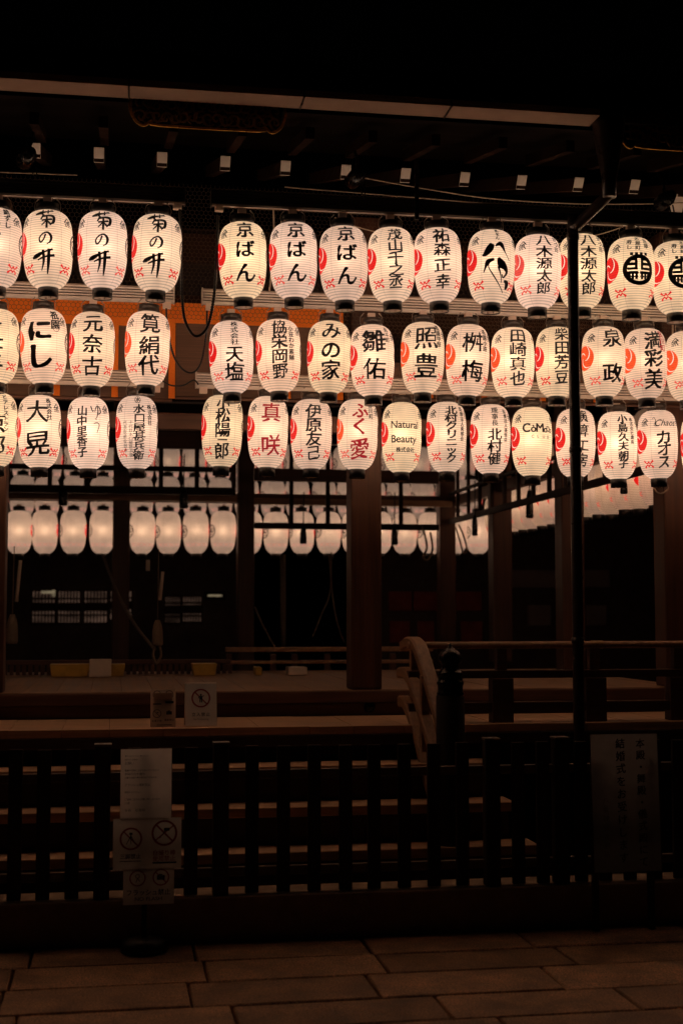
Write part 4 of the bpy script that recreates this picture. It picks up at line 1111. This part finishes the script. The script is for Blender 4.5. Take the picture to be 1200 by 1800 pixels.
def figure(m, cu, cv, r, mi=0):
    m.ring(cu, cv + r * .52, .0002, r * .16, mi, 14); m.poly([(cu - r * .26, cv + r * .34), (cu - r * .22, cv - r * .2), (cu + r * .22, cv - r * .2), (cu + r * .26, cv + r * .34)], mi)
    m.stroke([(cu - r * .12, cv - r * .18, r * .18), (cu - r * .14, cv - r * .68, r * .16)], mi); m.stroke([(cu + r * .12, cv - r * .18, r * .18), (cu + r * .14, cv - r * .68, r * .16)], mi)
    m.stroke([(cu - r * .25, cv + r * .3, r * .12), (cu - r * .45, cv - r * .05, r * .1)], mi); m.stroke([(cu + r * .25, cv + r * .3, r * .12), (cu + r * .5, cv + r * .4, r * .1)], mi)
def tripod(m, cu, cv, r):
    m.stroke([(cu, cv + r * .55, r * .12), (cu, cv - r * .2, r * .1)]); m.rect(cu - r * .18, cv + r * .45, cu + r * .18, cv + r * .7)
    for s in (-.5, 0, .5): m.stroke([(cu, cv + r * .35, r * .1), (cu + s * r, cv - r * .6, r * .07)])
def selfie(m, cu, cv, r):
    m.stroke([(cu - r * .45, cv - r * .5, r * .07), (cu + r * .1, cv + r * .25, r * .07)]); m.rect(cu - r * .05, cv + r * .2, cu + r * .5, cv + r * .5)
def camera_icon(m, cu, cv, r):
    m.rect(cu - r * .55, cv - r * .36, cu + r * .55, cv + r * .30); m.rect(cu - r * .25, cv + r * .31, cu + r * .2, cv + r * .46)
    m.ring(cu, cv - r * .03, r * .18, r * .28, 2, 18)
def hand_icon(m, cu, cv, r):
    m.ring(cu, cv + r * .25, r * .2, r * .3, 2, 16); m.stroke([(cu, cv, r * .1), (cu - r * .2, cv - r * .55, r * .1)], 2); m.stroke([(cu, cv, r * .1), (cu + r * .3, cv - r * .45, r * .1)], 2)
YN = 6.18
base = at(255, 1500, YN)
ns = thing('notice_stand', 'notice stand with three taped paper notices in front of the fence', 'sign', (base.x, YN + .02, 0))
MB().tube([(base.x, YN + .045, .03), (base.x, YN + .045, at(255, 1325, YN).z)], .012, 10).build('pole', 'rubber', ns)
MB().lathe((base.x, YN + .045, 0), [(.10, .001), (.105, .02), (.09, .05), (.03, .06)], 28).build('base', 'rubber', ns)
def notice_text(m, w, h):
    y = h * .40
    L = [(.52, .0), (.30, .0), (.20, .0), None, (.74, 1), (.44, .0), (.70, 1), None, (.56, 0), None, (.36, 0), None, (.78, 0), (.12, 0), None, (.46, 0)]
    S = ['舞殿への立ち入りはご遠慮ください', '撮影される皆様へ', 'お願い', '', '舞殿や石段に上がらないでください', '参拝の方を優先', '三脚や自撮り棒の使用はできません', '', 'フラッシュ撮影禁止', '', '通路をふさがない', '', 'ご理解ご協力をお願い申し上げます', '八坂', '', '令和 社務所']
    for s_, t_ in zip(L, S):
        if s_:
            n_ = len(t_)
            for k, ch in enumerate(t_): m.char(ch, -w * .42 + (k + .5) * w * .86 * s_[0] / n_ * 1.05, y, min(.014, w * .9 * s_[0] / n_ * 1.05), 0, 1, .012 if s_[1] else .0, 0, False)
        y -= h * .052
sheet(ns, 'paper_notice', 211, 1316, 302, 1440, YN + .024, notice_text)
def n2(m, w, h):
    ban(m, -w * .24, h * .10, w * .165); tripod(m, -w * .24, h * .10, w * .13)
    ban(m, w * .25, h * .20, w * .19); m.stroke([(w * .12, h * .06, w * .02), (w * .38, h * .34, w * .02)], 1); selfie(m, w * .25, h * .2, w * .15)
    for k, ch in enumerate('三脚禁止'): m.char(ch, -w * .36 + k * w * .078, -h * .245, w * .078, 0, 1, .02, 0, False)
    m.rect(-w * .40, -h * .345, -w * .09, -h * .33, 0)
    for k, ch in enumerate('自撮り棒'): m.char(ch, w * .12 + k * w * .085, -h * .19, w * .085, 1, 1, .02, 0, False)
    for k, ch in enumerate('使用禁止'): m.char(ch, w * .12 + k * w * .085, -h * .30, w * .085, 1, 1, .02, 0, False)
    m.rect(w * .08, -h * .40, w * .43, -h * .365, 0)
sheet(ns, 'prohibition_notice', 198, 1437, 319, 1530, YN + .020, n2)
def n3(m, w, h):
    ban(m, -w * .22, h * .24, w * .16, 1, 0); hand_icon(m, -w * .22, h * .24, w * .15)
    ban(m, w * .24, h * .25, w * .165, 1, 1); camera_icon(m, w * .24, h * .25, w * .14)
    for k, ch in enumerate('フラッシュ禁止'): m.char(ch, -w * .38 + k * w * .125, -h * .16, w * .125, 0, 1, .02, 0, False)
    m.line('NO FLASH', 0, -h * .34, h * .14, 0, 1.2, .01)
sheet(ns, 'flash_notice', 216, 1526, 306, 1592, YN + .016, n3)

YA = 7.52
af = thing('standing_sign', 'small white folding sign with red no-entry symbol on the veranda', 'sign', at(353, 1278, YA + .05))
def noentry(m, w, h):
    ban(m, 0, h * .16, w * .30); figure(m, 0, h * .16, w * .2)
    for k, ch in enumerate('立入禁止'): m.char(ch, -w * .23 + k * w * .15, -h * .23, w * .13, 0, 1, .012, 0, False)
    m.line('No Trespassing', 0, -h * .34, w * .075, 2, 1)
sheet(af, 'front_panel', 325, 1202, 381, 1277, YA + .05, noentry, R(-14), 'white_paint', .004)
p0 = at(325, 1277, YA + .05); p1 = at(381, 1202, YA + .05)
cz = (p0.z + p1.z) / 2; hh = p1.z - p0.z
MB().box(((p0.x + p1.x) / 2, YA + .05 + .070, cz - .004), (p1.x - p0.x, .004, hh), Euler((R(14), 0, 0)).to_matrix()).build('back_panel', 'white_paint', af)
MB().tube([(p0.x, YA + .086, p1.z - .002), (p1.x, YA + .086, p1.z - .002)], .006, 8).build('hinge_rod', 'card', af)
ss = thing('small_notice', 'small white sheet with four prohibition icons beside the folding sign', 'sign', at(287, 1278, YA + .06))
def icons(m, w, h):
    ban(m, -w * .24, h * .36, w * .17, 2); hand_icon(m, -w * .24, h * .36, w * .13); ban(m, w * .24, h * .36, w * .17, 2); tripod(m, w * .24, h * .36, w * .12)
    m.rect(-w * .4, h * .10, -w * .06, h * .13, 0); m.rect(w * .08, h * .13, w * .42, h * .19, 0)
    ban(m, -w * .24, -h * .14, w * .17, 2); selfie(m, -w * .24, -h * .14, w * .12); camera_icon(m, w * .24, -h * .12, w * .2)
    for k, ch in enumerate('撮影禁止'): m.char(ch, w * .10 + k * w * .1, -h * .31, w * .095, 0, 1, .01, 0, False)
    for k, ch in enumerate('自撮り棒'): m.char(ch, -w * .40 + k * w * .1, -h * .33, w * .09, 0, 1, .01, 0, False)
    m.rect(-w * .25, -h * .45, w * .35, -h * .43, 0)
sheet(ss, 'icon_sheet', 264, 1212, 309, 1279, YA + .06, icons, R(-8), 'notice_paper', .002)
MB().box((at(287, 1245, YA).x, YA + .078, at(287, 1248, YA).z), (.10, .003, .18), Euler((R(12), 0, 0)).to_matrix()).build('prop', 'aluminium', ss)

YB_ = 6.22
wb = thing('wedding_board', 'grey sheet notice board with large vertical black writing before right fence', 'sign', at(1100, 1540, YB_))
def wed(m, w, h):
    for k, ch in enumerate('本殿・舞殿・儀式殿にて'): m.char(ch, w * .24, h * .43 - k * h * .086, h * .072, 0, 1, .02, .012)
    for k, ch in enumerate('結婚式をお受けします'): m.char(ch, -w * .06, h * .43 - k * h * .092, h * .076, 0, 1, .02, .012)
    for k, ch in enumerate('八坂神社社務所'): m.char(ch, -w * .30, h * .02 - k * h * .066, h * .048, 2, 1, .012, .008)
sheet(wb, 'board', 1042, 1290, 1156, 1534, YB_, wed, R(-3), 'notice_cloth', .004)
for px in (1050, 1148):
    x = at(px, 1540, YB_).x; MB().span((x - .014, YB_ + .02, 0.002), (x + .014, YB_ + .05, at(1100, 1330, YB_).z), .003).build('leg', 'wood_fence', wb)

# ------------------------------------------------------------------ ground
gm = bpy.data.meshes.new('ground'); gm.from_pydata([(-150, -150, -.03), (150, -150, -.03), (150, 150, -.03), (-150, 150, -.03)], [], [(0, 1, 2, 3)])
gm.materials.append(M['earth']); tag(link_mesh('ground', gm), kind='structure')
bm = bmesh.new(); lay = bm.faces.layers.float.new('slab'); y = YK - .004; r_ = 0
while y > -4:
    dpt = rnd.uniform(.31, .36); x = -6 + (r_ % 2) * .36 + rnd.uniform(-.08, .08)
    while x < 9:
        L_ = rnd.uniform(.68, .84); g = rnd.uniform(.0018, .0038); z = rnd.uniform(-.002, .002); c = .007
        t1, t2 = rnd.uniform(-.0025, .0025), rnd.uniform(-.0025, .0025)
        def ring_(ins, zz): return [bm.verts.new((px_, py_, zz + (t1 if px_ > x + .3 else -t1) + (t2 if py_ > y - .15 else -t2))) for px_, py_ in
                 ((x + g + ins + rnd.uniform(0, .003), y - dpt + g + ins + rnd.uniform(0, .003)), (x + L_ - g - ins - rnd.uniform(0, .003), y - dpt + g + ins + rnd.uniform(0, .003)), (x + L_ - g - ins - rnd.uniform(0, .003), y - g - ins - rnd.uniform(0, .003)), (x + g + ins + rnd.uniform(0, .003), y - g - ins - rnd.uniform(0, .003)))]
        A, B_, C_ = ring_(0, z - .03), ring_(.002, z - .005), ring_(c, z)
        sv = rnd.random(); fs = [bm.faces.new(C_)]
        for P_, Q_ in ((A, B_), (B_, C_)):
            for k in range(4): fs.append(bm.faces.new((P_[k], P_[(k + 1) % 4], Q_[(k + 1) % 4], Q_[k])))
        for f in fs: f[lay] = sv
        x += L_
    y -= dpt; r_ += 1
me = bpy.data.meshes.new('paving'); bm.to_mesh(me); bm.free(); me.materials.append(M['paving_stone'])
tag(link_mesh('paving', me), kind='structure')

# ------------------------------------------------------------------ dark buildings beyond the stage
YH = 21.0
hall = thing('main_hall', 'dark shrine hall beyond the stage with dimly lit lattice windows', 'building', at(250, 1180, YH))
a, b = at(-300, 1200, YH), at(440, 1200, YH)
MB().span((a.x, YH + .15, 0), (b.x, YH + .4, 5.2)).build('wall', 'hall_wall', hall)
MB().xprism([(YH - 1.6, 4.6), (YH - 1.6, 4.75), (YH + 3, 7.2), (YH + 3, 6.9)], a.x - 1, b.x + 1).build('roof', 'roof_bark', hall)
for x0, x1, y0, y1, mt_ in ((55, 97, 1038, 1096, 0), (101, 141, 1038, 1096, 0), (147, 189, 1038, 1096, 0), (193, 232, 1038, 1090, 0), (290, 317, 1048, 1096, 0), (321, 355, 1048, 1094, 0), (361, 395, 1042, 1052, 0)):
    p, q = at(x0, y1, YH), at(x1, y0, YH)
    wn_ = MB().span((p.x, YH + .10, p.z), (q.x, YH + .145, q.z)).build('window', 'window_dim', hall)
    mb = MB(); n = 7
    for k in range(n + 1):
        x = p.x + (q.x - p.x) * k / n; mb.span((x - .012, YH + .06, p.z - .03), (x + .012, YH + .098, q.z + .03))
    for k in range(5):
        z = p.z + (q.z - p.z) * k / 4; mb.span((p.x - .02, YH + .04, z - .014 - .05 * (k == 2)), (q.x + .02, YH + .058, z + .014 + .05 * (k == 2)))
    mb.build('lattice', 'wood_dark', wn_)
for px, py, w, h in ((94, 1043, .05, .10), (82, 1041, .16, .04), (378, 1047, .22, .03)):
    p = at(px, py, YH); MB().box((p.x, YH + .02, p.z), (w, .02, h), bev=.004).build('lamp', 'window_spark', hall)
YO2 = 19.0
sb = thing('side_building', 'dark building right of the main hall with dull red boarding', 'building', at(900, 1180, YO2))
a, b = at(660, 1200, YO2), at(1300, 1200, YO2)
MB().span((a.x, YO2 + .1, 0), (b.x, YO2 + .3, 4.4)).build('wall', 'hall_wall', sb)
MB().xprism([(YO2 - 1.2, 3.25), (YO2 - 1.2, 3.4), (YO2 + 2.2, 5.2), (YO2 + 2.2, 4.9)], a.x - .4, b.x + .4).build('roof', 'roof_bark', sb)
for x0, x1, y0, y1, mt_, nm in ((684, 725, 1040, 1074, 'red_board', 'red_board'), (729, 848, 1040, 1074, 'red_board', 'red_board'), (686, 722, 1092, 1130, 'red_board', 'red_board'), (736, 765, 1092, 1130, 'red_board', 'red_board'), (812, 850, 1092, 1130, 'red_board', 'red_board'),
                            (898, 980, 1002, 1034, 'hall_plaster', 'plaster_panel'), (1030, 1074, 1002, 1032, 'hall_plaster', 'plaster_panel'), (930, 970, 1064, 1100, 'hall_plaster', 'plaster_panel'), (1034, 1068, 1064, 1100, 'hall_plaster', 'plaster_panel')):
    p, q = at(x0, y1, YO2), at(x1, y0, YO2); MB().span((p.x, YO2 + .05, p.z), (q.x, YO2 + .098, q.z), .01).build(nm, mt_, sb)
